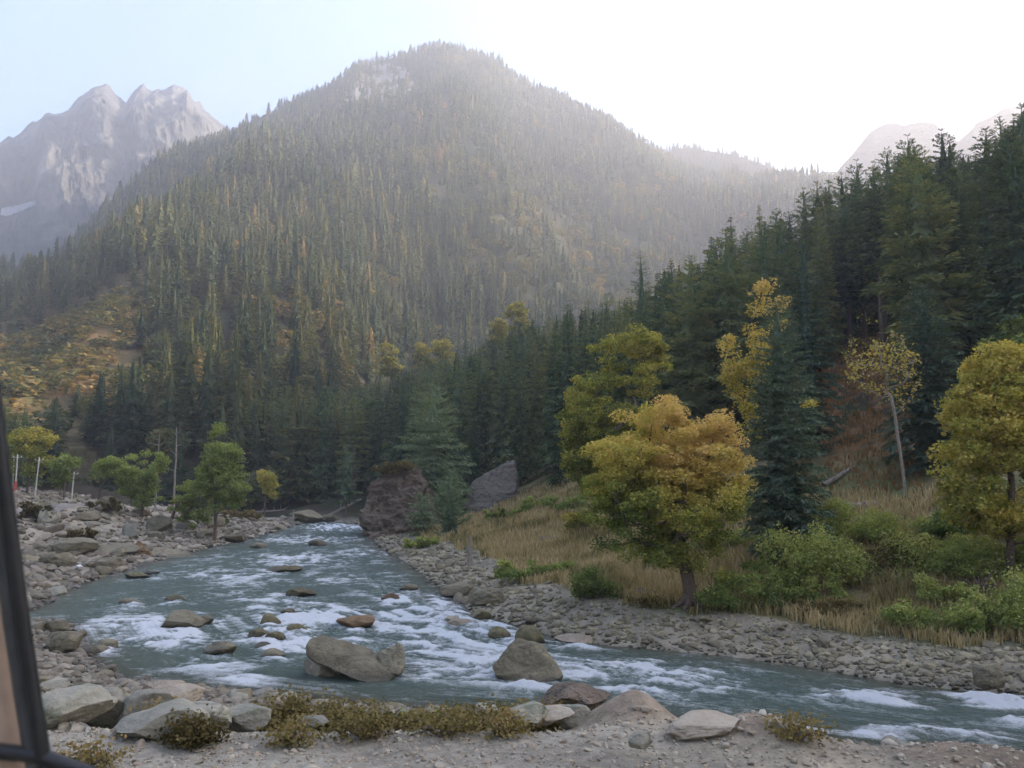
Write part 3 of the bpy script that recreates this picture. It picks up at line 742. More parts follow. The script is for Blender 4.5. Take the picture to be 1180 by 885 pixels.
# which of them show largest: raster their outlines front to back
def vis_score(C):
    cr = np.hypot(C[:, 0], C[:, 1]); order = np.argsort(cr); buf = np.zeros((120, 160), bool); sc_ = np.zeros(len(C))
    pb = project(C[:, :3]); top = C[:, :3].copy(); top[:, 2] += C[:, 3]; pt = project(top)
    for i in order:
        hw = 2.6 * C[i, 3] / 20 * F / cr[i]
        xa, xb = (pb[0][i] - hw) / PW * 160, (pb[0][i] + hw) / PW * 160; ya, yb = pt[1][i] / PH * 120, pb[1][i] / PH * 120
        if xb < 0 or xa > 160: continue
        for yy in range(max(0, int(ya)), min(120, int(yb) + 1)):
            f = min(1, (yy - ya + .6) / max(1, (yb - ya)) * 1.4 + .1); c = (xa + xb) / 2; h = (xb - xa) / 2 * f
            a0, a1 = max(0, int(round(c - h))), min(160, int(round(c + h)) + 1)
            seg_ = buf[yy, a0:a1]; sc_[i] += (~seg_).sum(); buf[yy, a0:a1] = True
    return sc_
VS = vis_score(CAND) + CAND[:, 4] * 1000
order = np.argsort(-VS)
IND = [i for i in order[:285] if VS[i] > 0]; REST = [i for i in range(len(CAND)) if i not in set(IND)]
skyn = sorted([i for i in IND if CAND[i, 4] > 0], key=lambda i: -math.atan2(CAND[i, 0], CAND[i, 1]))
ORD = ['first', 'second', 'third', 'fourth', 'fifth', 'sixth', 'seventh', 'eighth', 'ninth', 'tenth', 'eleventh', 'twelfth', 'thirteenth', 'fourteenth', 'fifteenth', 'sixteenth', 'seventeenth', 'eighteenth',
       'nineteenth', 'twentieth', 'twenty-first', 'twenty-second', 'twenty-third', 'twenty-fourth', 'twenty-fifth', 'twenty-sixth', 'twenty-seventh', 'twenty-eighth', 'twenty-ninth', 'thirtieth', 'thirty-first', 'thirty-second', 'thirty-third', 'thirty-fourth', 'thirty-fifth', 'thirty-sixth', 'thirty-seventh']
inview = [i for i in skyn if 0 < project(CAND[i, :3])[0] < PW]
for n_, i in enumerate(IND):
    x, y, z, H, s = CAND[i]
    k = int(RNG.integers(0, 9))
    if s and math.hypot(x, y) < 110: k = [0, 1, 4, 7, 3, 1][int(RNG.integers(0, 6))]
    rz = RNG.uniform(0, 6.28); f = H / 20; wf = f ** .6 * RNG.uniform(.85, 1.12)
    if not USED[k]:
        o = PROTO[k]; USED[k] = True; o.location = (x, y, z - .15); o.rotation_euler = (0, 0, rz); o.scale = (wf, wf, f)
    else: o = dup_tree(PROTO[k], (x, y, z - .15), rz, (wf, wf, f))
    px, py, _ = project(np.array([x, y, z])); rr = math.hypot(x, y)
    if i in inview:
        nth = inview.index(i)
        tag(o, ('conifer whose top breaks the skyline of the wooded spur, %s from the right edge' % ORD[nth]), 'tree', 'conifers along the skyline of the spur')
    elif px < 425: tag(o, 'dark bluish conifer in the shaded forest wall across the river behind the far bend', 'tree', 'conifers of the forest wall behind the left bank')
    elif px < 720: tag(o, 'dark green conifer in the spur forest between the lone layered pine and the golden tree', 'tree', 'conifers of the spur forest at the middle')
    else: tag(o, 'dark conifer in the steep forest on the right hillside', 'tree', 'conifers of the right hillside forest')
for k in range(9):
    if not USED[k]:
        for ch in KIDS[PROTO[k].name]: bpy.data.objects.remove(ch)
        bpy.data.objects.remove(PROTO[k])

# mass forest --------------------------------------------------------------------
def broadleaf_low(seed, n=60, lv=1.1):
    n = int(n * 2.6); lv *= .62
    rg = np.random.default_rng(seed); c = rg.normal(0, 1, (n, 3)); c /= np.linalg.norm(c, axis=1)[:, None]; c *= rg.uniform(.6, 1, (n, 1)) ** .5
    P = c * np.array([3.2, 3.2, 4.2]) + np.array([0, 0, 6.5]); D = rg.normal(0, 1, (n, 3)); D /= np.linalg.norm(D, axis=1)[:, None]
    S = np.cross(D, rg.normal(0, 1, (n, 3))); S /= np.linalg.norm(S, axis=1)[:, None]
    V = np.stack([P - D * lv, P + S * lv * .6, P + D * lv, P - S * lv * .6], 1).reshape(-1, 3)
    return V, np.arange(n * 4).reshape(n, 4), np.clip(.5 + rg.normal(0, .08, n), 0, 1)
def stamp(templates, X_, Y_, Z_, Hs, tint_off, wf, name, mat, kindsel):
    VV, TT = [], []
    for k, (V, Q, t) in enumerate(templates):
        m_ = np.where(kindsel == k)[0]
        if not len(m_): continue
        th = RNG.uniform(0, 6.283, len(m_)); c, s = np.cos(th)[:, None], np.sin(th)[:, None]
        f = (Hs[m_] / 20)[:, None]; w = (wf[m_])[:, None] * f ** .6
        x_ = (V[None, :, 0] * c - V[None, :, 1] * s) * w + X_[m_][:, None]; y_ = (V[None, :, 0] * s + V[None, :, 1] * c) * w + Y_[m_][:, None]; z_ = V[None, :, 2] * f + Z_[m_][:, None]
        VV.append(np.stack([x_, y_, z_], -1).reshape(-1, 3)); TT.append((t[None] + tint_off[m_][:, None]).ravel())
    VV = np.vstack(VV); TT = np.clip(np.concatenate(TT), 0, 1); n = len(VV) // 4
    o = link(name, mesh(name, VV, [np.arange(n * 4).reshape(n, 4)], mat, False, [('tint', 'FACE', 'FLOAT', TT)]))
    return o
hi = [conifer(300 + k, 20, 3.0, .1, 22, 7, 12, 1.2, .2, [.5, .25, .5, .3][k], [.75, .6, .8, .6][k]) for k in range(4)]
hi = [join2(hi[k], skirts(360 + k, 20, 3.0, .12, 12, 11, .75, .6)) for k in range(4)]
mid = [join2(skirts(320 + k, 20, [2.3, 2.8, 2.1, 3.0, 2.5, 2.2][k], .1, 13, 9, [.7, .5, .8, .45, .6, .7][k], .8), conifer(380 + k, 20, [2.7, 3.3, 2.4, 3.5, 2.9, 2.6][k], .12, 16, 6, 4, 1.1, .24, .4, [.65, .5, .75, .45, .6, .7][k])) for k in range(6)]
lo = [join2(skirts(340 + k, 20, [2.3, 2.8, 2.2, 3.0, 2.6, 2.2][k], .06, 7, 7, [.65, .5, .75, .45, .6, .7][k]), conifer(390 + k, 20, 2.8, .12, 9, 4, 2, 1.6, .42, .4, .6)) for k in range(6)]
def trunkquads(): pass
c_ = CAND[REST]
if len(c_):
    o = stamp(hi, c_[:, 0], c_[:, 1], c_[:, 2], c_[:, 3], RNG.normal(-.12, .07, len(c_)), np.full(len(c_), 1.0), 'conifer_forest', M_FOREST, RNG.integers(0, 4, len(c_)))
    tag(o, 'dense dark conifer forest filling the gaps behind the front trees', 'forest', None, 'stuff')
def visible_filter(x, y, z, r, H):
    """drop trees standing wholly behind the land in front of them"""
    ok = np.ones(len(x), bool)
    for f in np.linspace(.35, .97, 14):
        zz = land(x * f, y * f, False); elv = (z + H - CAM[2]) * f + CAM[2]
        ok &= elv > zz - 6
    return ok
def mountain_trees(spacing, r0, r1, templates, kinds, name, label, hr, bl, azmax=R(37)):
    x, y = grid_pts(-r1 * .75, r1 * .75, r0 * .7, r1 + 20, spacing, .48)
    az = np.arctan2(x, y); r = np.hypot(x, y); m_ = (np.abs(az) < R(37)) & (r > r0) & (r < r1) & (az < azmax)
    x, y, r, az = x[m_], y[m_], r[m_], az[m_]
    D = np.interp(az, MAZ, MD); m_ = r < D + 18; x, y, r, az, D = x[m_], y[m_], r[m_], az[m_], D[m_]
    z = land(x, y, False)
    a, b_ = slope_mask(x, y, z)
    dens = fbm2(x / 30, y / 30, 3, 71)
    m_ = ~((a > 0) & (RNG.random(len(x)) > .55)) & ~((b_ > 0) & (RNG.random(len(x)) > .4)) & ((r < 262) | (dens > -.42 + .4 * (RNG.random(len(x)) - .5)))
    x, y, r, az, D, z, dens, a = [q_[m_] for q_ in (x, y, r, az, D, z, dens, a)]
    H = RNG.uniform(*hr, len(x)) * np.where(r > D - 60, .75, 1) * np.where(RNG.random(len(x)) < .25, .6, 1) * (1 + .45 * fbm2(x / 20, y / 20, 2, 72))
    pxx, _, _ = project(np.stack([x, y, z], -1)); cap = np.interp(pxx, [-60, 0, 60, 110, 165, 190], [500, 476, 455, 428, 400, 250]); dd = ray(pxx, cap)
    pyy = project(np.stack([x, y, z], -1))[1]; H = np.where((r < 330) & (pxx < 190) & (pyy > cap), np.minimum(H, CAM[2] + r * dd[:, 2] / np.hypot(dd[:, 0], dd[:, 1]) - z), H)
    m_ = visible_filter(x, y, z, r, H) & (H > 4); x, y, r, z, H, az, dens, a = [q_[m_] for q_ in (x, y, r, z, H, az, dens, a)]
    px, py, _ = project(np.stack([x, y, z], -1))
    patch = fbm2(x / 55, y / 55, 3, 99)
    decid = (RNG.random(len(x)) < np.where(patch > .28, .55, bl)) | (a > 0)
    ks = np.where(decid, kinds, RNG.integers(0, kinds, len(x)))
    tint = RNG.normal(0, .11, len(x)) + .25 * fbm2(x / 26, y / 26, 3, 73) + np.where(RNG.random(len(x)) < .12, .2, 0) + np.where(decid, RNG.uniform(0, .22, len(x)), 0)
    tl = list(templates) + [broadleaf_low(5, 70 if spacing < 6 else 26, 1.1 if spacing < 6 else 1.7)]
    wf = RNG.uniform(.9, 1.5, len(x)) * np.where(decid, 1.05, 1)
    o = stamp(tl, x, y, z - .5, np.where(a > 0, RNG.uniform(3.5, 7, len(x)), np.where(decid, np.maximum(H * .75, 12), H)), tint, wf, name, M_FOREST, ks)
    tag(o, label, 'forest', None, 'stuff'); print(name, len(x))
    return o
mountain_trees(5.4, 130, 262, hi, 4, 'valley_forest', 'bluish conifer forest on the valley floor and foot of the mountain at the left', (12, 19), .3, azof(415))
mountain_trees(5.1, 262, 470, hi[:0] + mid, 6, 'mountain_forest', 'mixed conifer forest covering the lower slopes of the central mountain', (11, 19), .16)
mountain_trees(6.0, 470, 1010, lo, 6, 'mountain_forest', 'hazy conifer forest covering the upper slopes and ridge of the central mountain', (10, 17), .10)
x, y = grid_pts(-330, -60, 130, 430, 2.6, .5); z = land(x, y, False); a, _b = slope_mask(x, y, z); m_ = (a > 0) & (fbm2(x / 9, y / 9, 3, 4) > -.4); x, y, z = x[m_], y[m_], z[m_]
o = stamp([broadleaf_low(8, 14, 1.9)], x, y, z - 1.1, RNG.uniform(2.6, 7, len(x)), RNG.uniform(0, .46, len(x)), np.full(len(x), 1.5), 'hillside_shrubs', M_FOREST, np.zeros(len(x), int))
tag(o, 'autumn scrub covering the open slope at the left edge', 'shrubs', None, 'stuff'); print('shrubs', len(x))
# trees on the far hill and on the unseen slope beyond the right edge, adding to its shadow
m_ = (VR2[:, 2] > 60) & (np.hypot(VR2[:, 0], VR2[:, 1]) < 1135); c_ = VR2[m_]; c_ = c_[RNG.random(len(c_)) < .25]
o = stamp(lo, c_[:, 0], c_[:, 1], c_[:, 2] - 2, RNG.uniform(10, 16, len(c_)), RNG.normal(-.1, .08, len(c_)), np.full(len(c_), 1.0), 'distant_forest', M_FOREST, RNG.integers(0, 6, len(c_)))
tag(o, 'faint forest along the distant hill between the mountain and the spur', 'forest', None, 'stuff')
x, y = grid_pts(40, 410, 10, 420, 9)
z_ = land(x, y, False); az = np.arctan2(x, y); r = np.hypot(x, y); m_ = (az > R(33.2)) & (az < R(84)) & (r > np.where(az < R(36.5), 70, 47)) & (z_ > 5) & (r < 420); x, y = x[m_], y[m_]; z = land(x, y, False)
o = stamp(mid, x, y, z - .5, RNG.uniform(14, 22, len(x)), RNG.normal(-.1, .08, len(x)), np.full(len(x), 1.0), 'hillside_forest', M_FOREST, RNG.integers(0, 6, len(x)))
tag(o, 'conifer forest climbing the hill beyond the right side', 'forest', None, 'stuff')

# ------------------------------------------------------------------ broadleaf trees
def leaves(P, size, rg, up=.5, wid=.42):
    n = len(P); D = rg.normal(0, 1, (n, 3)); D[:, 2] = D[:, 2] * .5 - .25; D /= np.linalg.norm(D, axis=1)[:, None]
    Nn = rg.normal(0, .6, (n, 3)) + np.array([0, 0, up]); S = np.cross(D, Nn); S /= np.linalg.norm(S, axis=1)[:, None] + 1e-9
    sz = (size * rg.uniform(.65, 1.3, n))[:, None]
    V = np.stack([P - D * sz * .5, P + S * sz * wid, P + D * sz * .5, P - S * sz * wid], 1).reshape(-1, 3)
    return V, np.arange(n * 4).reshape(n, 4)

def grow(base, tips, rg, trunk_pts, rbase, sag=.1):
    """connect every tip to the skeleton; radii from the pipe model"""
    nodes = [np.array(p, float) for p in trunk_pts]; par = [-1] + list(range(len(trunk_pts) - 1)); fork = len(trunk_pts) // 2
    tips = sorted(tips, key=lambda t: np.linalg.norm(t - nodes[-1]))
    for t in tips:
        A = np.array(nodes[fork:]); d = np.linalg.norm(A - t, axis=1) + np.maximum(0, A[:, 2] - t[2] + .2) * 1.2 + .0
        j = int(np.argmin(d)) + fork; a = nodes[j]; Ld = np.linalg.norm(t - a); k = max(2, int(Ld / .45))
        prev = j
        for s in range(1, k + 1):
            f = s / k; p = a + (t - a) * f + np.array([0, 0, -sag * Ld * math.sin(f * math.pi)]) + rg.normal(0, .035 * Ld / k * 3, 3) * (f < 1)
            nodes.append(p); par.append(prev); prev = len(nodes) - 1
    n = len(nodes); w = np.zeros(n); ch = [[] for _ in range(n)]
    for i in range(1, n): ch[par[i]].append(i)
    for i in range(n - 1, -1, -1):
        w[i] += 1e-9 if ch[i] else 1
        if par[i] >= 0: w[par[i]] += w[i]
    rad_ = rbase * (w / w[0]) ** .5
    rad_ = np.maximum(rad_, .012)
    parts = []; done = set()
    for i in range(n):
        if par[i] == -1 or (len(ch[par[i]]) > 0 and ch[par[i]][np.argmax(w[ch[par[i]]])] != i):
            path = ([par[i]] if par[i] >= 0 else []) + [i]; c = i
            while ch[c]: c = ch[c][int(np.argmax(w[ch[c]]))]; path.append(c)
            rr = rad_[path].copy()
            if par[i] >= 0: rr[0] = rr[1]
            if len(path) > 1: parts.append(tube(np.array([nodes[k_] for k_ in path]), rr, 8 if rr[0] > .1 else 5))
    return merge(parts)

def broadleaf(name, label, x, y, z, ells, seed, mat, bark, trunk, rbase, nclump=130, per=160, lsize=.11, csz=.42, tintf=None, ntips=None, cat='tree', clumpflat=.6, gapn=-.25, group=None, shell=.38, wid=.42, roots=False):
    """ells: crown ellipsoids (cx,cy,cz,rx,ry,rz) relative to the foot"""
    rg = np.random.default_rng(seed)
    vol = np.array([e[3] * e[4] * e[5] for e in ells]); vol = vol / vol.sum(); C = []; tries = 0; nf = 1.6 / max(.3, max(max(e[3:]) for e in ells))
    while len(C) < nclump:
        e = ells[rg.choice(len(ells), p=vol)]; d = rg.normal(0, 1, 3); d /= np.linalg.norm(d); rr = rg.random() ** shell
        p = np.array(e[:3]) + d * rr * np.array(e[3:])
        tries += 1
        if tries < nclump * 6 and (noise3(p[None] * nf + seed, seed)[0] < gapn or p[2] < .05): continue
        p[2] = max(p[2], .05)
        C.append(p)
    C = np.array(C)
    n = rg.poisson(per, len(C)); cid = np.repeat(np.arange(len(C)), n)
    off = rg.normal(0, 1, (len(cid), 3)); off /= (np.linalg.norm(off, axis=1)[:, None] + 1e-9); off *= rg.random((len(cid), 1)) ** .45
    off *= np.array([csz, csz, csz * clumpflat]) * 1.25 * rg.uniform(.7, 1.3, len(C))[cid][:, None]
    P = C[cid] + off; P = P[P[:, 2] > .02]; cid = cid[:len(P)] if len(P) == len(cid) else cid[:len(P)]
    V, Q = leaves(P, lsize, rg, wid=wid)
    zmin, zmax = P[:, 2].min(), P[:, 2].max()
    u = (P[:, 2] - zmin) / (zmax - zmin + 1e-6)
    t = tintf(P, u, rg) if tintf else .5 + 0 * u
    t = np.clip(t + rg.normal(0, .10, len(P)) + rg.normal(0, .07, len(C))[np.minimum(cid, len(C) - 1)], 0, 1)
    root = bpy.data.objects.new(name, None); COL.objects.link(root); root.location = (x, y, z); root.empty_display_size = .5
    tips = C[rg.permutation(len(C))[:(ntips or min(len(C), 110))]]
    Vt, Qt, Tt = grow(None, list(tips), rg, trunk, rbase)
    if roots:
        pr = [(Vt, Qt, Tt)]
        for a in np.linspace(0, 6.28, 7, endpoint=False):
            a += rg.uniform(-.3, .3); d = np.array([math.cos(a), math.sin(a), 0])
            pr.append(tube([np.array([0, 0, .55]), d * .22 + np.array([0, 0, .22]), d * .5 + np.array([0, 0, .02]), d * .8 - np.array([0, 0, .1])], [rbase * .7, rbase * .55, rbase * .35, .03], 7))
        Vt, Qt, Tt = merge(pr)
    link('stem' if cat == 'bush' else 'trunk', mesh('trunk', Vt, [Qt, Tt], bark, True), root)
    link('foliage' if cat == 'bush' else 'crown', mesh('crown', V, [Q], mat, False, [('tint', 'FACE', 'FLOAT', t)]), root)
    tag(root, label, cat, group)
    return root

def from_px(x0, x1, ytop, ybot, dist, basez, depth=.9):
    """crown ellipsoid, relative to a foot, from its extent in the photograph"""
    pass
def crown(footpx, dist, z, blobs):
    """blobs (px,py,halfwidth px,halfheight px,depth factor,depth offset m)"""
    fx, fy = dist * math.sin(azof(footpx)), dist * math.cos(azof(footpx)); s = math.hypot(dist, 4) / F; out_ = []
    for (bx, by, hw, hh, df, dy) in blobs:
        d = ray(bx, by); t = fy / d[1]; p = CAM + d * t
        out_.append((p[0] - fx, dy, p[2] - z, hw * s, hw * s * df, hh * s))
    return fx, fy, out_

# the golden tree on the far bank
x, y, z = hit(790, 698); dist = math.hypot(x, y)
fx, fy, E = crown(790, dist, z, [(768, 548, 90, 94, .95, 0), (768, 548, 90, 94, .95, 0), (726, 582, 56, 60, .9, -.3), (822, 555, 46, 64, .9, .2), (750, 628, 62, 36, .85, -.5), (800, 640, 36, 30, .8, -.6)])
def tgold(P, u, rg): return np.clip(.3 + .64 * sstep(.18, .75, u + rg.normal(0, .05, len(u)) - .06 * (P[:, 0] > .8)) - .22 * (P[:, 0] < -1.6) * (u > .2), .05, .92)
broadleaf('walnut_tree', 'big round golden yellow tree with green lower leaves beside the far cobble bar', fx, fy, z, E, 21, M_YEL, M_BARK,
          [(0, 0, -.2), (.02, 0, .5), (-.05, 0, 1.1), (-.18, 0, 1.7), (-.4, .05, 2.5), (-.5, .1, 3.4), (-.55, .1, 4.6)], .26, 440, 220, .105, .40, tgold, roots=True, gapn=-.5, shell=.5)
GOLD = (fx, fy)
# yellow green tree behind it
D = 52
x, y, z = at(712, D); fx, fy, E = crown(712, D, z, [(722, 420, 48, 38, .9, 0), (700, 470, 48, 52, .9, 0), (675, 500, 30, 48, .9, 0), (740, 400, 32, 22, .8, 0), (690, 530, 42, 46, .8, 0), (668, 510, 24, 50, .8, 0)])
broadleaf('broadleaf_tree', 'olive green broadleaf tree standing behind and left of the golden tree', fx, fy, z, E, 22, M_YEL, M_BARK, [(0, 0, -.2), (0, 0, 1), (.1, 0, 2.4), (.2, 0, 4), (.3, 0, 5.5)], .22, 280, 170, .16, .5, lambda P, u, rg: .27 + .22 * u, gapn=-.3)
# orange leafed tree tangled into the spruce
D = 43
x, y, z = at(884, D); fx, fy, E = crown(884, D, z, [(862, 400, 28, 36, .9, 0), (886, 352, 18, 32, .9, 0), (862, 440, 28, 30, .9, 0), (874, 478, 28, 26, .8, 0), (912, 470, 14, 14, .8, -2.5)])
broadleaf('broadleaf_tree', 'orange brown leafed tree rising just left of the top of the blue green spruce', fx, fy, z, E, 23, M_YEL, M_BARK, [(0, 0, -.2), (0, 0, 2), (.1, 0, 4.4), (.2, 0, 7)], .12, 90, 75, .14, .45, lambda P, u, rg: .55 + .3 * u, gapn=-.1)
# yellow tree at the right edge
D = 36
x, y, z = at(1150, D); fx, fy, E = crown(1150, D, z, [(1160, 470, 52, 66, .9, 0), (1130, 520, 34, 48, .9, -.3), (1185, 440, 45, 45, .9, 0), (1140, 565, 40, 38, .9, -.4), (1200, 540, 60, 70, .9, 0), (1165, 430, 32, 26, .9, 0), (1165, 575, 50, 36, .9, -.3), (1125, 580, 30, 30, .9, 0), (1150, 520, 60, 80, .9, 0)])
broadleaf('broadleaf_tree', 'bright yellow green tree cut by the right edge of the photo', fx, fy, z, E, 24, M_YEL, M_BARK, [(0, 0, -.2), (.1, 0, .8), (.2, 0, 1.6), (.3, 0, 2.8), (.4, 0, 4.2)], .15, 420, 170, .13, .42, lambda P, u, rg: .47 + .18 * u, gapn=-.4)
D = 55
x, y, z = at(1160, D); fx, fy, E = crown(1160, D, z, [(1163, 385, 24, 26, .9, 0), (1185, 400, 28, 36, .9, 0)])
broadleaf('broadleaf_tree', 'dull green rounded treetop showing above the yellow tree at the right edge', fx, fy, z, E, 25, M_GRN, M_BARK, [(0, 0, -.2), (0, 0, 2), (.1, 0, 4)], .14, 70, 140, .17, .5, lambda P, u, rg: .55 + .1 * u)
# nearly bare tree with pale limbs
D = 47
x, y, z = at(1040, D); fx, fy, E = crown(1040, D, z, [(1005, 395, 34, 34, .8, 0), (1035, 430, 26, 60, .8, 0), (985, 440, 22, 30, .8, 0), (1050, 480, 14, 34, .8, 0)])
broadleaf('bare_tree', 'nearly bare pale limbed tree with few orange leaves on the brown slope', fx, fy, z, E, 26, M_YEL, M_PBARK, [(0, 0, -.2), (-.1, 0, 1.5), (-.25, 0, 3), (-.35, 0, 4.2), (-.5, 0, 5.2)], .085, 110, 11, .14, .4, lambda P, u, rg: .62 + .1 * u, ntips=60, gapn=-.2)

# left bank trees
def lb_tree(name, label, px, D, blobs, seed, mat, trunk, rb, nc, per, ls, cs, tf, base=None, **kw):
    x, y, z = at(px, D) if base is None else hit(px, base)
    D = math.hypot(x, y)
    fx, fy, E = crown(px, D, z, blobs)
    return broadleaf(name, label, fx, fy, z, E, seed, mat, M_BARK, trunk, rb, nc, per, ls, cs, tf, **kw)
lb_tree('broadleaf_tree', 'round green two stemmed tree on the left bank beside the dirt track', 168, 62, [(171, 552, 29, 31, .9, 0), (160, 562, 20, 20, .9, 0), (186, 548, 18, 20, .9, 0)], 31, M_GRN,
        [(0, 0, -.3), (.05, 0, .8), (.1, 0, 1.8), (.2, 0, 3)], .14, 110, 150, .15, .42, lambda P, u, rg: .4 + .25 * u, base=600)
lb_tree('leaning_tree', 'small green tree with dark trunk leaning right over the left bank boulders', 193, 62, [(224, 566, 20, 22, .9, 0), (238, 575, 16, 16, .9, 0), (212, 585, 14, 14, .9, 0), (228, 592, 18, 12, .9, 0)], 32, M_GRN,
        [(0, 0, -.3), (.35, 0, .5), (.8, 0, 1.2), (1.0, 0, 1.9), (1.3, 0, 2.6)], .16, 75, 130, .15, .36, lambda P, u, rg: .45 + .2 * u, base=612)
lb_tree('broadleaf_tree', 'tall tapering green tree, largest of those on the left bank', 252, 76, [(252, 515, 16, 26, .9, 0), (262, 535, 22, 26, .9, 0), (243, 540, 16, 28, .9, 0), (262, 565, 24, 22, .9, 0), (240, 570, 20, 20, .9, 0)], 33, M_GRN,
        [(0, 0, -.3), (.05, 0, 1.5), (0, 0, 3.5), (.1, 0, 6)], .17, 150, 140, .17, .5, lambda P, u, rg: .42 + .2 * u)
lb_tree('broadleaf_tree', 'small orange yellow tree alone before the dark forest at the river bend', 308, 112, [(308, 550, 9, 12, .9, 0), (311, 562, 9, 13, .9, 0)], 34, M_YEL, [(0, 0, -.3), (0, 0, 1), (0, 0, 3)], .1, 40, 90, .3, .55, lambda P, u, rg: .4 + .2 * u)
lb_tree('broadleaf_tree', 'green tree with yellow top at the far left behind the utility poles', 36, 96, [(36, 510, 20, 13, .9, 0), (38, 530, 17, 22, .9, 0), (24, 512, 12, 12, .9, 0)], 35, M_YEL, [(0, 0, -.3), (0, 0, 2), (0, 0, 4)], .15, 90, 110, .22, .6, lambda P, u, rg: .18 + .42 * u)
lb_tree('broadleaf_tree', 'thin sparse green tree between the utility poles', 78, 92, [(75, 540, 13, 15, .9, 0), (88, 534, 8, 6, .9, 0), (70, 552, 10, 10, .9, 0)], 36, M_GRN, [(0, 0, -.3), (0, 0, 1.2), (0, 0, 2.5)], .09, 45, 80, .2, .45, lambda P, u, rg: .35 + .2 * u)
lb_tree('broadleaf_tree', 'small olive tree just left of the round two stemmed tree', 117, 84, [(130, 535, 13, 11, .9, 0), (118, 543, 12, 9, .9, 0), (142, 545, 12, 12, .9, 0)], 37, M_GRN, [(0, 0, -.3), (.1, 0, 1.4), (.6, 0, 2.2), (1, 0, 3)], .1, 55, 100, .18, .45, lambda P, u, rg: .45 + .2 * u)

for k_, (qx, qy, qd, w_, words) in enumerate([(447, 408, 226, 11, 'small sun-toned yellow green treetop farthest left on the spur crest'), (484, 406, 216, 9, 'narrow yellow treetop second from the left on the spur crest'), (508, 399, 212, 12, 'round yellow treetop third from the left on the spur crest'),  # yellow-leaved trees; their colour also stands in for sun catching the crest
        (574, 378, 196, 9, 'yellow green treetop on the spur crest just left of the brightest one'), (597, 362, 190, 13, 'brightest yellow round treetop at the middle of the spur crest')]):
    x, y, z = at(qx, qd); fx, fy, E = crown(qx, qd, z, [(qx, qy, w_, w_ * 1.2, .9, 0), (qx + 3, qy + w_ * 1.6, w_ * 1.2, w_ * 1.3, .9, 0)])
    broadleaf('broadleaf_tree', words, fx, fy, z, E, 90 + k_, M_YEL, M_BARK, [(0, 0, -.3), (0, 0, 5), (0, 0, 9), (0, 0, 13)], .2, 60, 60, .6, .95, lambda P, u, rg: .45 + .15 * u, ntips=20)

# dead snags and stumps
def snag(name, label, px, D, top, r0, lean=0, seed=1, br=4, base=None, mat=M_DEAD, curve=0):
    x, y, z = at(px, D) if base is None else hit(px, base); D = math.hypot(x, y); H = CAM[2] + D * tanel(px, top) - z
    rg = np.random.default_rng(seed); s = np.linspace(0, 1, 9)
    p = np.stack([lean * s * H + rg.normal(0, .02, 9) * H * .3 * s, 0 * s, s * H - .2], -1); parts = [tube(p, r0 * (1 - .75 * s) * (1 + .25 * (s < .1)), 7)]
    for i in range(br):
        f = rg.uniform(.3, .95); a = rg.uniform(0, 6.28); q0 = np.array([lean * f * H, 0, f * H - .2]); ln = rg.uniform(.06, .16) * H
        parts.append(tube([q0, q0 + np.array([math.cos(a), math.sin(a), .3]) * ln], [r0 * .3, .01], 5))
    V, Q, T = merge(parts); o = link(name, mesh(name, V, [Q, T], mat, True), None, (x, y, z)); tag(o, label, 'dead tree'); return o
snag('dead_tree', 'tall thin bare trunk standing behind the left bank trees', 204, 92, 490, .16, 0, 41, 6)
snag('dead_tree', 'shorter bare pale trunk left of the tall thin one', 183, 96, 497, .12, .01, 42, 5)
snag('tree_stump', 'broken grey brown tree stump at the upper edge of the far cobble bar', 541, 50, 614, .22, .02, 43, 2, base=652)
snag('dead_tree', 'pale leaning bare trunk among the firs at the right, leftmost of the three', 1150, 84, 262, .2, -.10, 44, 2)
snag('dead_tree', 'pale straight bare trunk among the firs at the right, middle of the three', 1158, 82, 258, .18, 0, 45, 2)
snag('dead_tree', 'pale bare trunk leaning left at the right edge, rightmost of the three', 1172, 78, 250, .16, -.09, 46, 2)
snag('driftwood_snag', 'upright broken snag beside the far river boulder', 340, 100, 586, .2, .05, 47, 2)

# ------------------------------------------------------------------ bushes
def bush(px, base, w, h, label, seed, mat, tint=.45, var=.15, nc=None, ls=.09, dist=None, name='bush', lsc=1.0, df=.8, per=90):
    if dist is None: w, h = w * .88, h * .82; tint += .06 * (mat is M_GRN)
    x, y, z = hit(px, base) if dist is None else at(px, dist)
    D = math.hypot(x, y); s = D / F; rg = np.random.default_rng(seed); E = []
    k = max(3, int(w / h * 2.2))
    for i in range(k):
        cx = (i + .5) / k - .5 + rg.uniform(-.06, .06); hh = h * s * (.24 + .28 * rg.random()) * (1 - 1.1 * abs(cx) ** 2)
        E.append((cx * w * s, rg.uniform(-.3, .5) * h * s * .6, hh * .95, w * s / k * .85, h * s * df * .6, hh))
    ls_ = max(ls, D * .0028) * lsc; cs = max(.16, h * s * .17)
    nc = nc or int(np.clip(w * h / 45, 24, 170))
    st = [(0, 0, -.15), (0, 0, .1 * h * s), (.01, 0, .25 * h * s)]
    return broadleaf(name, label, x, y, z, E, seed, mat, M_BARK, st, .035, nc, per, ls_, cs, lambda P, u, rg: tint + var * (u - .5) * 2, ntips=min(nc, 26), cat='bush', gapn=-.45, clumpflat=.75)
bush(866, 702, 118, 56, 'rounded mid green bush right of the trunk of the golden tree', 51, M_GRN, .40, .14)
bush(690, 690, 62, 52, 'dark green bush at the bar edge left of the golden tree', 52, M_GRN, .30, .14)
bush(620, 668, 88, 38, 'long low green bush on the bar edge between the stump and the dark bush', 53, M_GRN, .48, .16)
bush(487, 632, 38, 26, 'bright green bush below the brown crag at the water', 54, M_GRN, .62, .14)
bush(575, 600, 40, 18, 'low green bush at the foot of the leaning grey slab', 55, M_GRN, .6, .14)
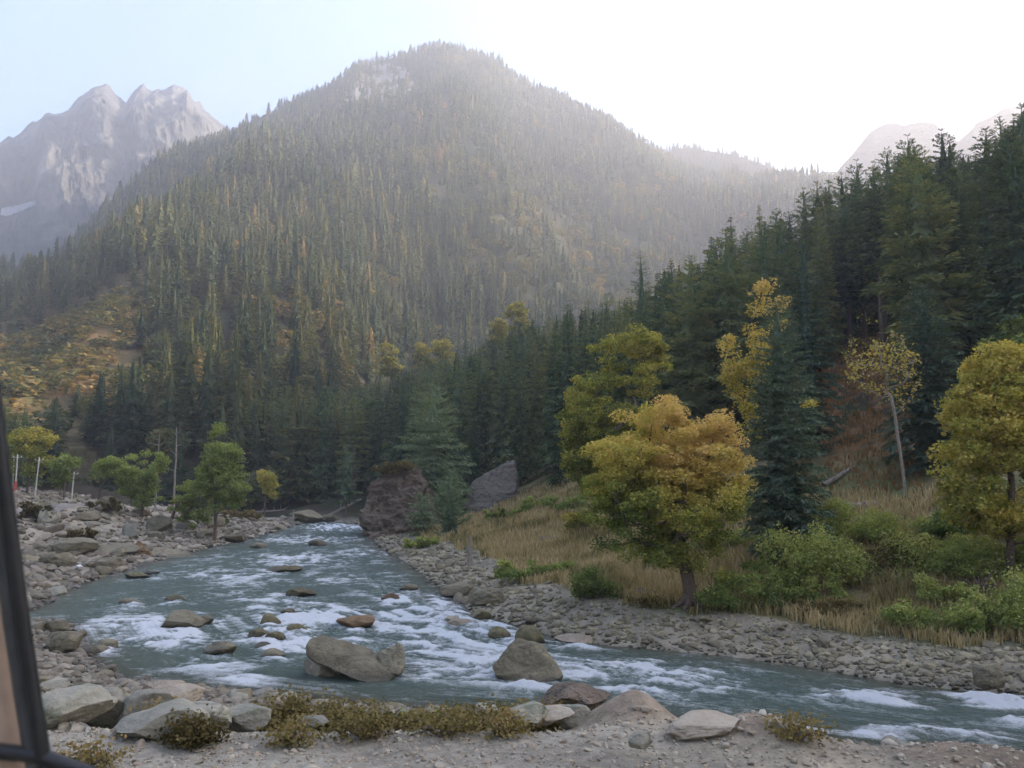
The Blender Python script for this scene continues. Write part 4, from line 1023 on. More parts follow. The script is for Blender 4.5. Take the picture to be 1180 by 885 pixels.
bush(608, 592, 34, 30, 'bright green bush just right of the leaning grey slab', 56, M_GRN, .66, .14)
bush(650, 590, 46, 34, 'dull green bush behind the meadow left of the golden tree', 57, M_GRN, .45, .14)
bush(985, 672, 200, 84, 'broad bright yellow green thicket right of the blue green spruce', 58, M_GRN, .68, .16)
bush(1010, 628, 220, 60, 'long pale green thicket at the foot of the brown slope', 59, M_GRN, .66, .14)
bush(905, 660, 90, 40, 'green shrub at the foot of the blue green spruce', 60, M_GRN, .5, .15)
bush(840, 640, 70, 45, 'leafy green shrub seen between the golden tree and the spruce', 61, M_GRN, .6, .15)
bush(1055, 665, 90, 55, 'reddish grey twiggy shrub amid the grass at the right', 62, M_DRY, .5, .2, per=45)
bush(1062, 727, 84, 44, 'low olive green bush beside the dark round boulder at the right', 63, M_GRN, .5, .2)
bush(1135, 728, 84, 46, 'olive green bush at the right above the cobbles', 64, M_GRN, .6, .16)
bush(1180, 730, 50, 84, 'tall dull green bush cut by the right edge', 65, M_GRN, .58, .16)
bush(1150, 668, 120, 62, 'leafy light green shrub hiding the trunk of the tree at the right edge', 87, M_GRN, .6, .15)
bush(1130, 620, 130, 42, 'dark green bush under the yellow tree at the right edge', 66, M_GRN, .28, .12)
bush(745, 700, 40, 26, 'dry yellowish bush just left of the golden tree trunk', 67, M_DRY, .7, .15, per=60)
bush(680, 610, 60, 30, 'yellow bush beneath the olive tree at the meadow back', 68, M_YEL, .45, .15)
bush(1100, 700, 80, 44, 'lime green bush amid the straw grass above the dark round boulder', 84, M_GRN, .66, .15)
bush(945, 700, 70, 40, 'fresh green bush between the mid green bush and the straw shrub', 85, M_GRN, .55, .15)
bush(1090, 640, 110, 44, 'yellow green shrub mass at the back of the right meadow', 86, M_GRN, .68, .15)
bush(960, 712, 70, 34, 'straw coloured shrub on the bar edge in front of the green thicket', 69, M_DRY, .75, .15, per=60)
bush(770, 650, 60, 34, 'green shrub hidden behind the trunk of the golden tree', 70, M_GRN, .5, .15)
# left bank
bush(45, 600, 40, 34, 'dark brown twiggy bush on the rubble heap under the utility poles', 71, M_DRY, .15, .2)
bush(118, 590, 40, 18, 'dull olive bush on the rubble left of the track', 72, M_DRY, .35, .2)
bush(85, 622, 50, 18, 'brownish low bush below the dirt track', 73, M_DRY, .35, .2)
bush(275, 600, 40, 22, 'pale grey green bush beneath the tallest left bank tree', 74, M_DRY, .85, .15)
bush(240, 606, 44, 18, 'dark green bush beneath the leaning tree', 75, M_GRN, .3, .15)
# beside the road
bush(366, 824, 96, 54, 'brown and olive roadside shrub in front of the long slab boulder', 76, M_DRY, .55, .3, ls=.035, dist=7.6, per=60, nc=130)
bush(452, 826, 84, 44, 'reddish brown roadside shrub, middle of the row by the river', 77, M_DRY, .55, .3, ls=.035, dist=7.5, per=55, nc=90)
bush(486, 800, 52, 46, 'small green sprig standing above the roadside shrubs', 78, M_GRN, .4, .2, ls=.04, dist=8.3, per=80, nc=30)
bush(545, 824, 70, 62, 'olive green roadside shrub left of the triangular boulder', 79, M_DRY, .5, .3, ls=.035, dist=7.6, per=65, nc=90)
bush(606, 826, 60, 42, 'yellowish olive roadside shrub, rightmost of the row', 80, M_DRY, .75, .2, ls=.035, dist=7.4, per=50, nc=70)
bush(238, 829, 34, 22, 'small olive weed at the foot of the pale roadside boulders', 81, M_DRY, .2, .2, ls=.03, dist=6.7, per=70, nc=30)
bush(200, 800, 16, 44, 'wispy straw coloured plant between the pale roadside boulders', 82, M_DRY, .95, .1, ls=.04, dist=7.6, per=40, nc=24)

for k_, (qx, qy, qw, qh, tt_, words) in enumerate([(345, 832, 34, 16, .8, 'straw coloured weed tuft at the left end of the roadside shrubs'), (428, 833, 46, 13, .5, 'flat brown weed tuft in front of the reddish brown shrub'), (512, 834, 40, 17, .7, 'dry weed tuft on the gravel before the olive green shrub'),
        (580, 836, 30, 12, .9, 'pale dry weed tuft near the yellowish olive shrub'), (120, 834, 50, 12, .9, 'flattened straw patch before the greenish grey boulder'), (905, 842, 40, 10, .8, 'sparse dry weeds on the low dirt heap')]):
    bush(qx, qy, qw, qh, words, 110 + k_, M_DRY, tt_, .2, dist=6.5, ls=.03, per=35, nc=26)
# ------------------------------------------------------------------ grass on the meadow
M_SLOPE = leaf_mat('russet_slope_plants', [(0, (.12, .10, .04)), (.4, (.24, .14, .06)), (.75, (.33, .19, .09)), (1, (.42, .30, .16))], .3)
def grass():
    n = 185000
    i = RNG.random(n); px = RNG.uniform(480, 1560, n); rr = 26 + (RNG.random(n) ** 1.2) * 62
    a = azof(px); x = rr * np.sin(a); y = rr * np.cos(a)
    d, _, _ = polydist(x, y, RB); z = land(x, y)
    px2, py2, _ = project(np.stack([x, y, z], -1))
    nz = fbm2(x / 3, y / 3, 4, 31) * .5 + .5; wb = 4.1 + (nz - .5) * 3
    brownslope = (z > 5) & (px > 915) & (px < 1060)
    m_ = (d > wb + .1) & ((z < 5.2) | brownslope) & (fbm2(x / 1.7, y / 1.7, 3, 88) > -.35) & ~((z > 5) & (RNG.random(n) < .55)) & ~((z < 5) & (RNG.random(n) < .0))
    x, y, z, rr, nz = x[m_], y[m_], z[m_], rr[m_], nz[m_]; bs = brownslope[m_]
    n = len(x); h = RNG.uniform(.25, .6, n) * (.7 + .9 * nz) * np.where(bs, .6, 1); w = RNG.uniform(.012, .03, n) * (rr / 28)
    th = RNG.uniform(0, 6.28, n); ln = RNG.normal(0, .22, (n, 2)) * h[:, None]
    P = np.stack([x, y, z - .03], -1); S = np.stack([np.cos(th), np.sin(th), 0 * th], -1) * w[:, None]
    Tt = P + np.stack([ln[:, 0], ln[:, 1], h], -1); Mid = P + np.stack([ln[:, 0] * .3, ln[:, 1] * .3, h * .6], -1)
    V = np.stack([P - S * .7, P + S * .7, Mid + S, Tt, Mid - S], 1).reshape(-1, 3); b0 = np.arange(n)[:, None] * 5
    Q = b0 + np.array([[0, 1, 2, 4]]); T = b0 + np.array([[4, 2, 3]])
    gr = fbm2(x / 2.3, y / 2.3, 3, 61)
    t = np.clip(.58 + .3 * gr + RNG.normal(0, .14, n) - .2 * (gr < -.25) - .28 * bs, 0, 1)
    for nm, sel, mt_ in (('meadow_grass', ~bs, M_GRASS), ('slope_grass', bs, M_SLOPE)):
        kk = np.where(sel)[0]; Vs = V.reshape(-1, 5, 3)[kk].reshape(-1, 3); b1 = np.arange(len(kk))[:, None] * 5
        tt = t[kk] if mt_ is M_GRASS else np.clip(t[kk] + .25, 0, 1)
        o = link(nm, mesh(nm, Vs, [b1 + np.array([[0, 1, 2, 4]]), b1 + np.array([[4, 2, 3]])], mt_, False, [('tint', 'FACE', 'FLOAT', np.concatenate([tt, tt]))]))
        if mt_ is M_SLOPE: tag(o, 'russet dry plants covering the open slope behind the bare tree', 'grass', None, 'stuff')
        else: gm = o
    o = gm
    tag(o, 'tall dry golden grass covering the meadow behind the far cobble bar', 'grass', None, 'stuff'); print('grass', n)
grass()

# ------------------------------------------------------------------ rocks
def ico(sub):
    t = (1 + 5 ** .5) / 2
    V = np.array([(-1, t, 0), (1, t, 0), (-1, -t, 0), (1, -t, 0), (0, -1, t), (0, 1, t), (0, -1, -t), (0, 1, -t), (t, 0, -1), (t, 0, 1), (-t, 0, -1), (-t, 0, 1)], float)
    Fc = [(0, 11, 5), (0, 5, 1), (0, 1, 7), (0, 7, 10), (0, 10, 11), (1, 5, 9), (5, 11, 4), (11, 10, 2), (10, 7, 6), (7, 1, 8), (3, 9, 4), (3, 4, 2), (3, 2, 6), (3, 6, 8), (3, 8, 9), (4, 9, 5), (2, 4, 11), (6, 2, 10), (8, 6, 7), (9, 8, 1)]
    V = list(map(tuple, V / np.linalg.norm(V[0])))
    for _ in range(sub):
        c = {}; nf = []
        def mid(a, b_):
            k = (min(a, b_), max(a, b_))
            if k not in c:
                p = (np.array(V[a]) + np.array(V[b_])) / 2; p /= np.linalg.norm(p); V.append(tuple(p)); c[k] = len(V) - 1
            return c[k]
        for a, b_, d in Fc:
            e, f, g_ = mid(a, b_), mid(b_, d), mid(d, a); nf += [(a, e, g_), (b_, f, e), (d, g_, f), (e, f, g_)]
        Fc = nf
    return np.array(V), np.array(Fc)
ICO = {s: ico(s) for s in (1, 2, 3, 4, 5)}
def rockV(sub, seed, cuts=7, rough=.12, amp=.22):
    rg = np.random.default_rng(seed); V, T = ICO[sub]; V = V.copy()
    V = V * (1 + amp * fbm3(V * 1.1 + seed * 3.7, 2, seed))[:, None]
    for i in range(cuts):
        n = rg.normal(0, 1, 3); n /= np.linalg.norm(n); d = rg.uniform(.55, .85); e = V @ n - d; V = V - np.where(e > 0, e * .92, 0)[:, None] * n
    if sub > 2: V = V * (1 + rough * fbm3(V * 3.5 + seed, 4, seed + 9))[:, None]
    return V, T
PRB = {s: [rockV(s, 900 + 31 * s + k, 8) for k in range(12)] for s in (1, 2)}
PR3 = [rockV(3, 970 + k, 9, .1) for k in range(8)]
ROCKME = {}
def rock_mesh(k, mat):
    key = (k, mat.name)
    if key not in ROCKME: ROCKME[key] = mesh('rock', PR3[k][0], [PR3[k][1]], mat, True, sharp=R(32))
    return ROCKME[key]
def placed_rock(name, label, px, base, w, h, mat, seed, dist=None, group=None, sub=4, depth=.8, cuts=9, rot=None, sink=.25, z0=None, cat='boulder', tilt=0, rough=.12, amp=.22):
    """a boulder standing where its foot meets the ground or water"""
    if z0 is not None: x, y = gp(px, base, z0); z = z0
    elif dist: x, y, z = at(px, dist)
    else: x, y, z = hit(px, base)
    D = math.hypot(x, y); s = math.hypot(D, CAM[2] - z) / F; W_, H_ = w * s, h * s
    V, T = rockV(sub, seed, cuts, rough, amp)
    rg = np.random.default_rng(seed); a = rg.uniform(0, 6.28) if rot is None else rot
    V = V @ np.array([[math.cos(a), -math.sin(a), 0], [math.sin(a), math.cos(a), 0], [0, 0, 1]])
    V -= (V.max(0) + V.min(0)) / 2; V /= np.ptp(V, axis=0); V[:, 2] += .5
    V = V * np.array([W_, W_ * depth, H_ * (1 + sink)]); V[:, 2] -= H_ * sink
    if tilt: c, s_ = math.cos(tilt), math.sin(tilt); V = V @ np.array([[c, 0, s_], [0, 1, 0], [-s_, 0, c]])
    o = link(name, mesh(name, V, [T], mat, True, sharp=R(38)), None, (x, y + W_ * depth * .35, z)); tag(o, label, cat, group); return o

import bmesh
def hull_rock(name, label, pts, mat, seed, rough=.05, cuts=4, cat='boulder', nscale=1.5):
    """angular boulder from its corner points (world), subdivided and weathered"""
    bm = bmesh.new(); c = np.mean(pts, 0)
    for p in pts: bm.verts.new(p - c)
    bmesh.ops.convex_hull(bm, input=bm.verts)
    bmesh.ops.delete(bm, geom=[v for v in bm.verts if not v.link_faces], context='VERTS')
    bmesh.ops.triangulate(bm, faces=bm.faces)
    size = float(np.ptp(pts, axis=0).max())
    bmesh.ops.bevel(bm, geom=list(bm.edges) + list(bm.verts), offset=size * .02, segments=1, affect='EDGES', profile=.5)
    bmesh.ops.triangulate(bm, faces=bm.faces)
    for _ in range(6):
        lg = [e for e in bm.edges if e.calc_length() > size * .035]
        if not lg or len(bm.verts) > 22000: break
        bmesh.ops.subdivide_edges(bm, edges=lg, cuts=1); bmesh.ops.triangulate(bm, faces=bm.faces)
    me = bpy.data.meshes.new(name); bm.to_mesh(me); bm.free()
    n = len(me.vertices); co = np.zeros(n * 3, np.float32); me.vertices.foreach_get('co', co); nr = np.zeros(n * 3, np.float32); me.vertices.foreach_get('normal', nr)
    co = co.reshape(-1, 3).astype(float); nr = nr.reshape(-1, 3)
    k = nscale / size
    d = fbm3(co * k * 2 + seed, 3, seed) * 1.3 + (.5 - np.abs(noise3((co * k * 5) * np.array([1, 1, 1.8]) + seed, seed))) * .6 + fbm3(co * k * 14, 4, seed + 4) * .6
    co = co + nr * (d * rough * size)[:, None]
    me.vertices.foreach_set('co', co.astype(np.float32).ravel()); me.polygons.foreach_set('use_smooth', np.ones(len(me.polygons), bool)); me.update()
    try: me.set_sharp_from_angle(angle=R(40))
    except Exception: pass
    me.materials.append(mat); o = link(name, me, None, tuple(c)); tag(o, label, cat); return o
def wp(px, py, y):      # the point seen at (px,py) that lies at forward distance y
    d = ray(px, py); return CAM + d * (y / d[1])

Yb = gp(605, 790)[1]
hull_rock('boulder', 'large dark grey triangular boulder standing in the white rapids', [wp(569, 768, Yb + .3), wp(572, 780, Yb + .2), wp(603, 797, Yb - .1), wp(647, 782, Yb + .2), wp(646, 772, Yb + .5), wp(593, 737, Yb + .7), wp(612, 739, Yb + .6), wp(624, 744, Yb + .8), wp(600, 738, Yb + 1.3), wp(580, 775, Yb + 1.9), wp(640, 775, Yb + 1.9), wp(618, 745, Yb + 1.5)], M_BOULD, 3, .035)
Yb = gp(400, 789)[1]
hull_rock('boulder', 'long grey slab boulder lying slanted in the water before the roadside shrubs', [wp(351, 742, Yb + .6), wp(356, 733, Yb + .9), wp(374, 732, Yb + 1.2), wp(352, 757, Yb + .5), wp(362, 764, Yb + .3), wp(410, 785, Yb), wp(440, 794, Yb), wp(461, 776, Yb + .4), wp(456, 766, Yb + 1), wp(420, 743, Yb + 1.6), wp(385, 760, Yb + 2), wp(440, 780, Yb + 2)], M_BOULD, 4, .018, nscale=1)
Yb = gp(372, 788)[1]
placed_rock('boulder', 'brown rounded rock tucked under the left end of the long slab boulder', 376, 784, 54, 26, M_TAN, 5, z0=-.05, sub=4, tilt=.15)
hull_rock('boulder', 'angular grey boulder rising behind the right end of the long slab', [wp(436, 752, 25), wp(458, 740, 25.2), wp(463, 742, 25), wp(466, 765, 24.6), wp(460, 778, 24.3), wp(440, 776, 24.5), wp(438, 760, 26), wp(463, 748, 26.2), wp(462, 775, 26)], M_BOULD, 6, .04)
placed_rock('boulder', 'brown flat topped rock behind the triangular boulder in the rapids', 611, 746, 34, 22, M_OLIVE, 7, z0=-.05)
placed_rock('boulder', 'layered pale grey rock in the shallows behind the roadside shrubs', 400, 808, 84, 34, M_PALE, 8, dist=9.5, cuts=10, sink=.4)
placed_rock('boulder', 'small white rock left of the layered pale rock', 352, 806, 36, 28, M_PALE, 9, dist=9.2)
# the two crags across the river
Yb = 80
hull_rock('crag', 'tall brown crag at the water edge on the far side of the river bend', [wp(424, 618, Yb), wp(420, 596, Yb), wp(428, 560, Yb + 1), wp(440, 545, Yb + 2), wp(462, 538, Yb + 2), wp(478, 544, Yb + 2), wp(492, 560, Yb + 1), wp(500, 600, Yb), wp(486, 624, Yb - 1), wp(430, 625, Yb - 1),
    wp(440, 548, Yb + 7), wp(470, 545, Yb + 7), wp(500, 590, Yb + 7), wp(425, 600, Yb + 7)], M_BROWNROCK, 7, .085, cat='rock', nscale=2.2)
Yb = 86
hull_rock('crag', 'grey leaning slab with a vertical right face behind the meadow', [wp(535, 588, Yb), wp(538, 566, Yb + .5), wp(548, 552, Yb + 1), wp(583, 533, Yb + 1.5), wp(593, 532, Yb + 1.8), wp(596, 560, Yb + .8), wp(594, 592, Yb), wp(560, 596, Yb - 1.5), wp(592, 536, Yb + 5), wp(594, 590, Yb + 5), wp(540, 580, Yb + 5)],
    rock_mat('grey_slab_stone', [(0, (.09, .08, .07)), (.4, (.19, .17, .145)), (.7, (.27, .24, .205)), (1, (.36, .33, .28))], .7, .9, False, .1, 3, None, .4), 8, .035, cat='rock', nscale=2)
bush(458, 556, 44, 22, 'dry grass tuft crowning the brown crag', 83, M_DRY, .6, .2, dist=82, ls=.2).location.z = float((wp(458, 546, 83))[2])

# river rocks: column, foot row, width, height, material, words
RR_ = [(345, 689, 34, 9, M_OLIVE, 'flat brown rock breaking the surface midstream above the rapids'),
       (407, 727, 44, 14, M_RED, 'rust coloured rock with olive side in white water above the long slab'),
       (449, 694, 22, 9, M_RED, 'small orange brown rock at the head of the rapids'),
       (205, 727, 42, 19, M_BOULD, 'grey brown boulder in the left channel, largest among the left rapids'),
       (230, 722, 24, 11, M_BOULD, 'low rock touching the right side of the left channel boulder'),
       (147, 699, 24, 8, M_BOULD, 'dark jagged rock barely above water near the left shore'),
       (201, 694, 22, 7, M_OLIVE, 'submerged ochre rock upstream of the left channel boulder'),
       (159, 722, 12, 5, M_RED, 'tiny reddish stone in the left white water'),
       (250, 757, 31, 14, M_BOULD, 'smooth rounded grey rock in the calm water left of the slab'),
       (310, 723, 24, 14, M_OLIVE, 'brown pointed rock in the rapids upstream of the long slab'),
       (339, 733, 24, 12, M_OLIVE, 'olive streaked rock in the rapids just above the long slab'),
       (331, 710, 18, 7, M_OLIVE, 'small olive rock behind the brown pointed one'),
       (297, 738, 26, 12, M_OLIVE, 'rounded tan rock left of the olive streaked rock'),
       (316, 741, 24, 11, M_OLIVE, 'ochre rock touching the rounded tan rock'),
       (312, 760, 26, 10, M_COB, 'grey stone in the shallows left of the long slab'),
       (302, 749, 18, 8, M_COB, 'small grey stone behind the shallows'),
       (325, 660, 40, 7, M_OLIVE, 'long flat pale rock just above water in the upper river'),
       (366, 630, 22, 8, M_COB, 'grey rock in the upper river near the bend'),
       (296, 632, 20, 6, M_COB, 'low grey rock close to the left shore of the upper river'),
       (155, 668, 26, 8, M_OLIVE, 'mossy brown rock off the left shore'),
       (172, 662, 18, 4, M_COB, 'thin dark rock beside the mossy brown rock'),
       (118, 750, 24, 10, M_COB, 'brown rock off the near left spit'),
       (470, 683, 22, 9, M_COB, 'grey rock at the head of the right channel'),
       (552, 716, 28, 12, M_OLIVE, 'olive brown rock at the edge of the cobble bar above the triangular boulder'),
       (575, 738, 26, 14, M_OLIVE, 'mossy rock left of the triangular boulder'),
       (530, 723, 30, 8, M_TAN, 'low tan rock in the foam left of the cobble bar'),
       (520, 720, 18, 9, M_TAN, 'small tan rock in the foam farthest left of the bar'),
       (662, 745, 44, 10, M_TAN, 'flat pinkish rock at the water edge of the bar'),
       (1145, 795, 30, 24, M_BOULD, 'brown grey boulder at the water edge of the bar at the right'),
       (560, 698, 44, 18, M_BOULD, 'large flat grey rock embedded in the upper cobble bar'),
       (525, 688, 36, 14, M_BOULD, 'sloping grey rock on the narrow part of the cobble bar'),
       (1035, 720, 26, 16, M_BOULD, 'dark round boulder half buried at the grass edge at the right'),
       (745, 690, 26, 10, M_BOULD, 'dark low rock under the left branches of the golden tree'),
       (350, 603, 38, 14, M_COB, 'pale rounded boulder at the far bend of the river'),
       (378, 604, 24, 11, M_COB, 'darker boulder at the far bend right of the pale one'),
       (322, 612, 16, 7, M_COB, 'small tan rock on the point of the left bank'),
       (265, 625, 28, 8, M_COB, 'flat slab on the point of the left bank'),
       (212, 612, 30, 18, M_PALE, 'pale split boulder at the foot of the leaning tree'),
       (242, 610, 36, 16, M_COB, 'big dark mossy boulder right of the leaning tree'),
       (180, 613, 34, 22, M_BOULD, 'large grey boulder left of the leaning tree trunk'),
       (148, 620, 24, 18, M_PALE, 'pale round boulder below the dirt track'),
       (52, 606, 30, 22, M_PALE, 'pale rounded boulder beside the dark bush near the car window'),
       (95, 600, 40, 12, M_COB, 'wide low boulder on the rubble heap'),
       (120, 585, 34, 14, M_COB, 'grey boulder on top of the rubble heap'),
       (160, 594, 26, 12, M_COB, 'mossy boulder behind the round tree'),
       (120, 658, 32, 16, M_BOULD, 'grey boulder at the left shore below the pointed rock'),
       (60, 655, 44, 18, M_BOULD, 'broad boulder on the left shore near the car window'),
       (80, 640, 60, 20, M_BOULD, 'long tilted grey slab on the left bank'),
       (120, 640, 70, 12, M_BOULD, 'flat grey slab between the tilted slab and the pointed rock'),
       (68, 752, 44, 24, M_BOULD, 'large tilted stone on the near left spit'),
       (60, 730, 30, 14, M_COB, 'stone at the upstream end of the near left spit')]
for i, (px, base, w, h, mt, lab) in enumerate(RR_):
    inw = i < 28
    if i >= 37: w, h = w * .78, h * .8
    placed_rock('river_rock' if inw else 'boulder', lab, px, base, w, h, mt, 200 + i, z0=(-.04 if inw else None), sub=4 if w > 20 else 3, depth=.75, cat='rock' if inw else 'boulder')
Yb = gp(170, 645)[1] + .5
hull_rock('pointed_rock', 'pointed reddish brown rock standing on the left shore', [wp(153, 642, Yb), wp(154, 630, Yb), wp(159, 622, Yb + .3), wp(163, 625, Yb + .3), wp(173, 636, Yb), wp(177, 648, Yb - .2), wp(158, 626, Yb + 1.6), wp(175, 645, Yb + 2), wp(153, 646, Yb + 1)], M_RED, 9, .04)
hull_rock('flat_slab', 'broad flat grey slab sloping into the river right of the pointed rock', [wp(172, 636, Yb + 1), wp(180, 630, Yb + 3), wp(200, 632, Yb + 3), wp(238, 643, Yb + 1), wp(232, 648, Yb), wp(175, 651, Yb - .3), wp(175, 640, Yb)], M_COB, 10, .02)

# roadside boulders
RS = [(72, 806, 110, 44, M_PALE, 7.8, 'pale grey boulder nearest the car window at the road edge', .1), (122, 803, 70, 38, M_PALE, 8.2, 'greenish grey boulder second from the left at the road edge', 0),
      (178, 806, 70, 34, M_PALE, 8.0, 'rounded light boulder third from the left at the road edge', .2), (192, 829, 106, 36, M_PALE, 6.9, 'wide smooth pale boulder at the front of the road edge', 0),
      (240, 828, 76, 34, M_PALE, 7.1, 'grey boulder touching the right side of the wide smooth one', 0), (292, 826, 60, 26, M_PALE, 7.2, 'light low boulder between the weed and the roadside shrubs', .1),
      (196, 782, 50, 16, M_TAN, 10.5, 'tan flat stone behind the pale boulders', 0), (215, 790, 54, 16, M_TAN, 10, 'pinkish flat stone behind the pale boulders', 0), (632, 832, 66, 16, M_TAN, 7.1, 'tan angular boulder right of the roadside shrubs', .2),
      (662, 820, 90, 30, M_BROWNROCK, 8.1, 'dark red brown boulder behind the white angular stone', 0), (662, 832, 42, 24, M_PALE, 7.2, 'white angular stone left of the dirt mound', .2),
      (806, 842, 96, 20, M_TAN, 6.45, 'smooth cream boulder between the two dirt mounds', .05), (610, 828, 50, 18, M_PALE, 6.9, 'small pale flat stone at the foot of the yellow green shrub', 0),
      (733, 856, 30, 16, M_PALE, 6.0, 'small light stone on the gravel in front of the dirt mound', .1), (1130, 870, 50, 20, M_PALE, 5.3, 'pale stone on the gravel at the lower right', .3), (370, 828, 36, 9, M_PALE, 6.8, 'small flat stone under the roadside shrubs', 0)]
for i, (px, base, w, h, mt, D, lab, tl) in enumerate(RS):
    w, h = w * .86, h * .8
    placed_rock('boulder', lab, px, base, w, h, mt, 400 + i, dist=D, sub=4, depth=.8, tilt=tl, cat='boulder', sink=.35, cuts=11).location.z = float(wp(px, base, D)[2])

# cobbles: the ones that show largest are things, the rest one mass
def scatter(n, reg):
    px = RNG.uniform(-20, 1560, n); rr = np.exp(RNG.uniform(math.log(9), math.log(108), n)); a = azof(px)
    return rr * np.sin(a), rr * np.cos(a), rr, px
x, y, rr, px = scatter(74000, None)
d1, _, _ = polydist(x, y, RB); d2, _, _ = polydist(x, y, LB); ins = inside(x, y, RIVER); dr_, _, s_ = polydist(x, y, ROADE); dr_ = np.where(s_ > 0, dr_, -dr_)
rightm = (d1 < d2) & (~ins | (d1 < .35)) & (d1 < 4.6)
leftm = (d2 <= d1) & (~ins | (d2 < .35)) & ((d2 < 34) & (y > 16) & (x < -6)) & (dr_ > .6) & ~((np.abs(d2 - 15) < 1.8) & (x < -30))
nearm = (d2 <= d1) & ~ins & (dr_ > .4) & (dr_ < 16) & (x > -14) & (y < 28)
sparse = ins & (np.minimum(d1, d2) < 2.5) & (RNG.random(len(x)) < .06)
size = np.exp(RNG.normal(math.log(.135), .42, len(x))) * np.where(leftm, 1.35, 1) * np.where(nearm, 1.25, 1) * np.clip(rr / 30, .8, 1.9)
sel = rightm | leftm | nearm | sparse
sel &= RNG.random(len(x)) < np.where(rightm, .95, np.where(leftm, .75, .6))
x, y, rr, px, size, rightm, leftm, nearm, d1 = [q_[sel] for q_ in (x, y, rr, px, size, rightm, leftm, nearm, d1)]
size = np.minimum(size, np.where(rightm, .55, 1.3))
size *= np.where(rightm & (d1 > 3.4), .6, 1)
z = land(x, y)
score = size / rr * np.where((px > 20) & (px < 1180), 1, 0) * np.where(nearm & (rr < 16), .3, 1)
order = np.argsort(-score); big = order[:290]; small = order[290:]
for i in big:
    k = int(RNG.integers(0, 8)); mt = M_COB if rightm[i] else (M_PALE if RNG.random() < .3 else M_COB)
    o = link('cobble', rock_mesh(k, mt), None, (x[i], y[i], z[i] + size[i] * .12)); s = size[i] * .62
    o.rotation_euler = (RNG.uniform(-.4, .4), RNG.uniform(-.4, .4), RNG.uniform(0, 6.28)); o.scale = (s * RNG.uniform(.9, 1.4), s * RNG.uniform(.75, 1.1), s * RNG.uniform(.5, .8))
    if rightm[i]: tag(o, 'grey cobble lying in the stony bar along the far bank', 'stone', 'larger cobbles of the far bank bar')
    elif nearm[i]: tag(o, 'grey brown rock on the embankment between the road and the river', 'stone', 'rocks of the near embankment')
    else: tag(o, 'weathered grey rock in the boulder field of the left bank', 'stone', 'rocks of the left bank boulder field')
def merged_rocks(name, label, x, y, z, size, mat, protos, flat=(.5, .8)):
    VV, FF, TT, off = [], [], [], 0
    kk = RNG.integers(0, len(protos), len(x))
    for k, (V, T) in enumerate(protos):
        m_ = np.where(kk == k)[0]
        if not len(m_): continue
        n = len(m_); th = RNG.uniform(0, 6.283, n); s = size[m_] * .62
        sx, sy, sz = s * RNG.uniform(.9, 1.4, n), s * RNG.uniform(.75, 1.1, n), s * RNG.uniform(*flat, n)
        tx = RNG.uniform(-.4, .4, n)
        vx = V[None, :, 0] * sx[:, None]; vy = V[None, :, 1] * sy[:, None]; vz = V[None, :, 2] * sz[:, None] + vx * tx[:, None]
        c, s2 = np.cos(th)[:, None], np.sin(th)[:, None]
        P = np.stack([vx * c - vy * s2 + x[m_][:, None], vx * s2 + vy * c + y[m_][:, None], vz + (z[m_] + size[m_] * .1)[:, None]], -1).reshape(-1, 3)
        FF.append((T[None] + (np.arange(n) * len(V))[:, None, None]).reshape(-1, 3) + off); VV.append(P); off += len(P)
        TT.append(np.repeat(RNG.uniform(-.45, .45, n), len(T)))
    o = link(name, mesh(name, np.vstack(VV), [np.vstack(FF)], mat, True, [('tint', 'FACE', 'FLOAT', np.concatenate(TT))], sharp=R(35)))
    tag(o, label, 'stones', None, 'stuff'); return o
sm_ = small
mR = rightm[sm_]; a_ = sm_[mR]; b_ = sm_[~mR]
merged_rocks('cobbles', 'mass of grey river cobbles forming the far bar', x[a_], y[a_], z[a_], size[a_], M_COB, PRB[2])
M_RUB = rock_mat('pale_rubble_stone', [(0, (.13, .11, .08)), (.4, (.24, .21, .16)), (.7, (.36, .32, .25)), (1, (.5, .46, .38))], 1.6, .5, True, .5)
merged_rocks('rubble', 'mass of grey rubble covering the left bank and embankment', x[b_], y[b_], z[b_], size[b_], M_RUB, PRB[2])
print('rocks', len(a_), len(b_))
n = 24000
x = RNG.uniform(-5.5, 5, n); y = RNG.uniform(3.5, 7.2, n); dr_, _, s_ = polydist(x, y, ROADE); m_ = (np.where(s_ > 0, dr_, -dr_) < .5); x, y = x[m_], y[m_]
merged_rocks('road_gravel', 'loose gravel and pebbles strewn over the road shoulder', x, y, land(x, y), np.exp(RNG.normal(math.log(.013), .6, len(x))), M_TAN, PRB[1])

# ------------------------------------------------------------------ river water
az_w = np.concatenate([np.linspace(R(-60), R(-34), 60, endpoint=False), np.linspace(R(-34), R(34), 900, endpoint=False), np.linspace(R(34), R(100), 120)])
r_w = np.concatenate([np.geomspace(13, 60, 560, endpoint=False), np.geomspace(60, 150, 160)])
A, Rr = np.meshgrid(az_w, r_w, indexing='ij'); x = Rr * np.sin(A); y = Rr * np.cos(A)
d1, s1, _ = polydist(x, y, RB); d2, s2, _ = polydist(x, y, LB); ins = inside(x, y, RIVER); din = np.minimum(d1, d2)
flow_s = s1; flow_t = d1 / (d1 + d2 + 1e-6) * 9
px, py, _ = project(np.stack([x, y, 0 * x], -1))
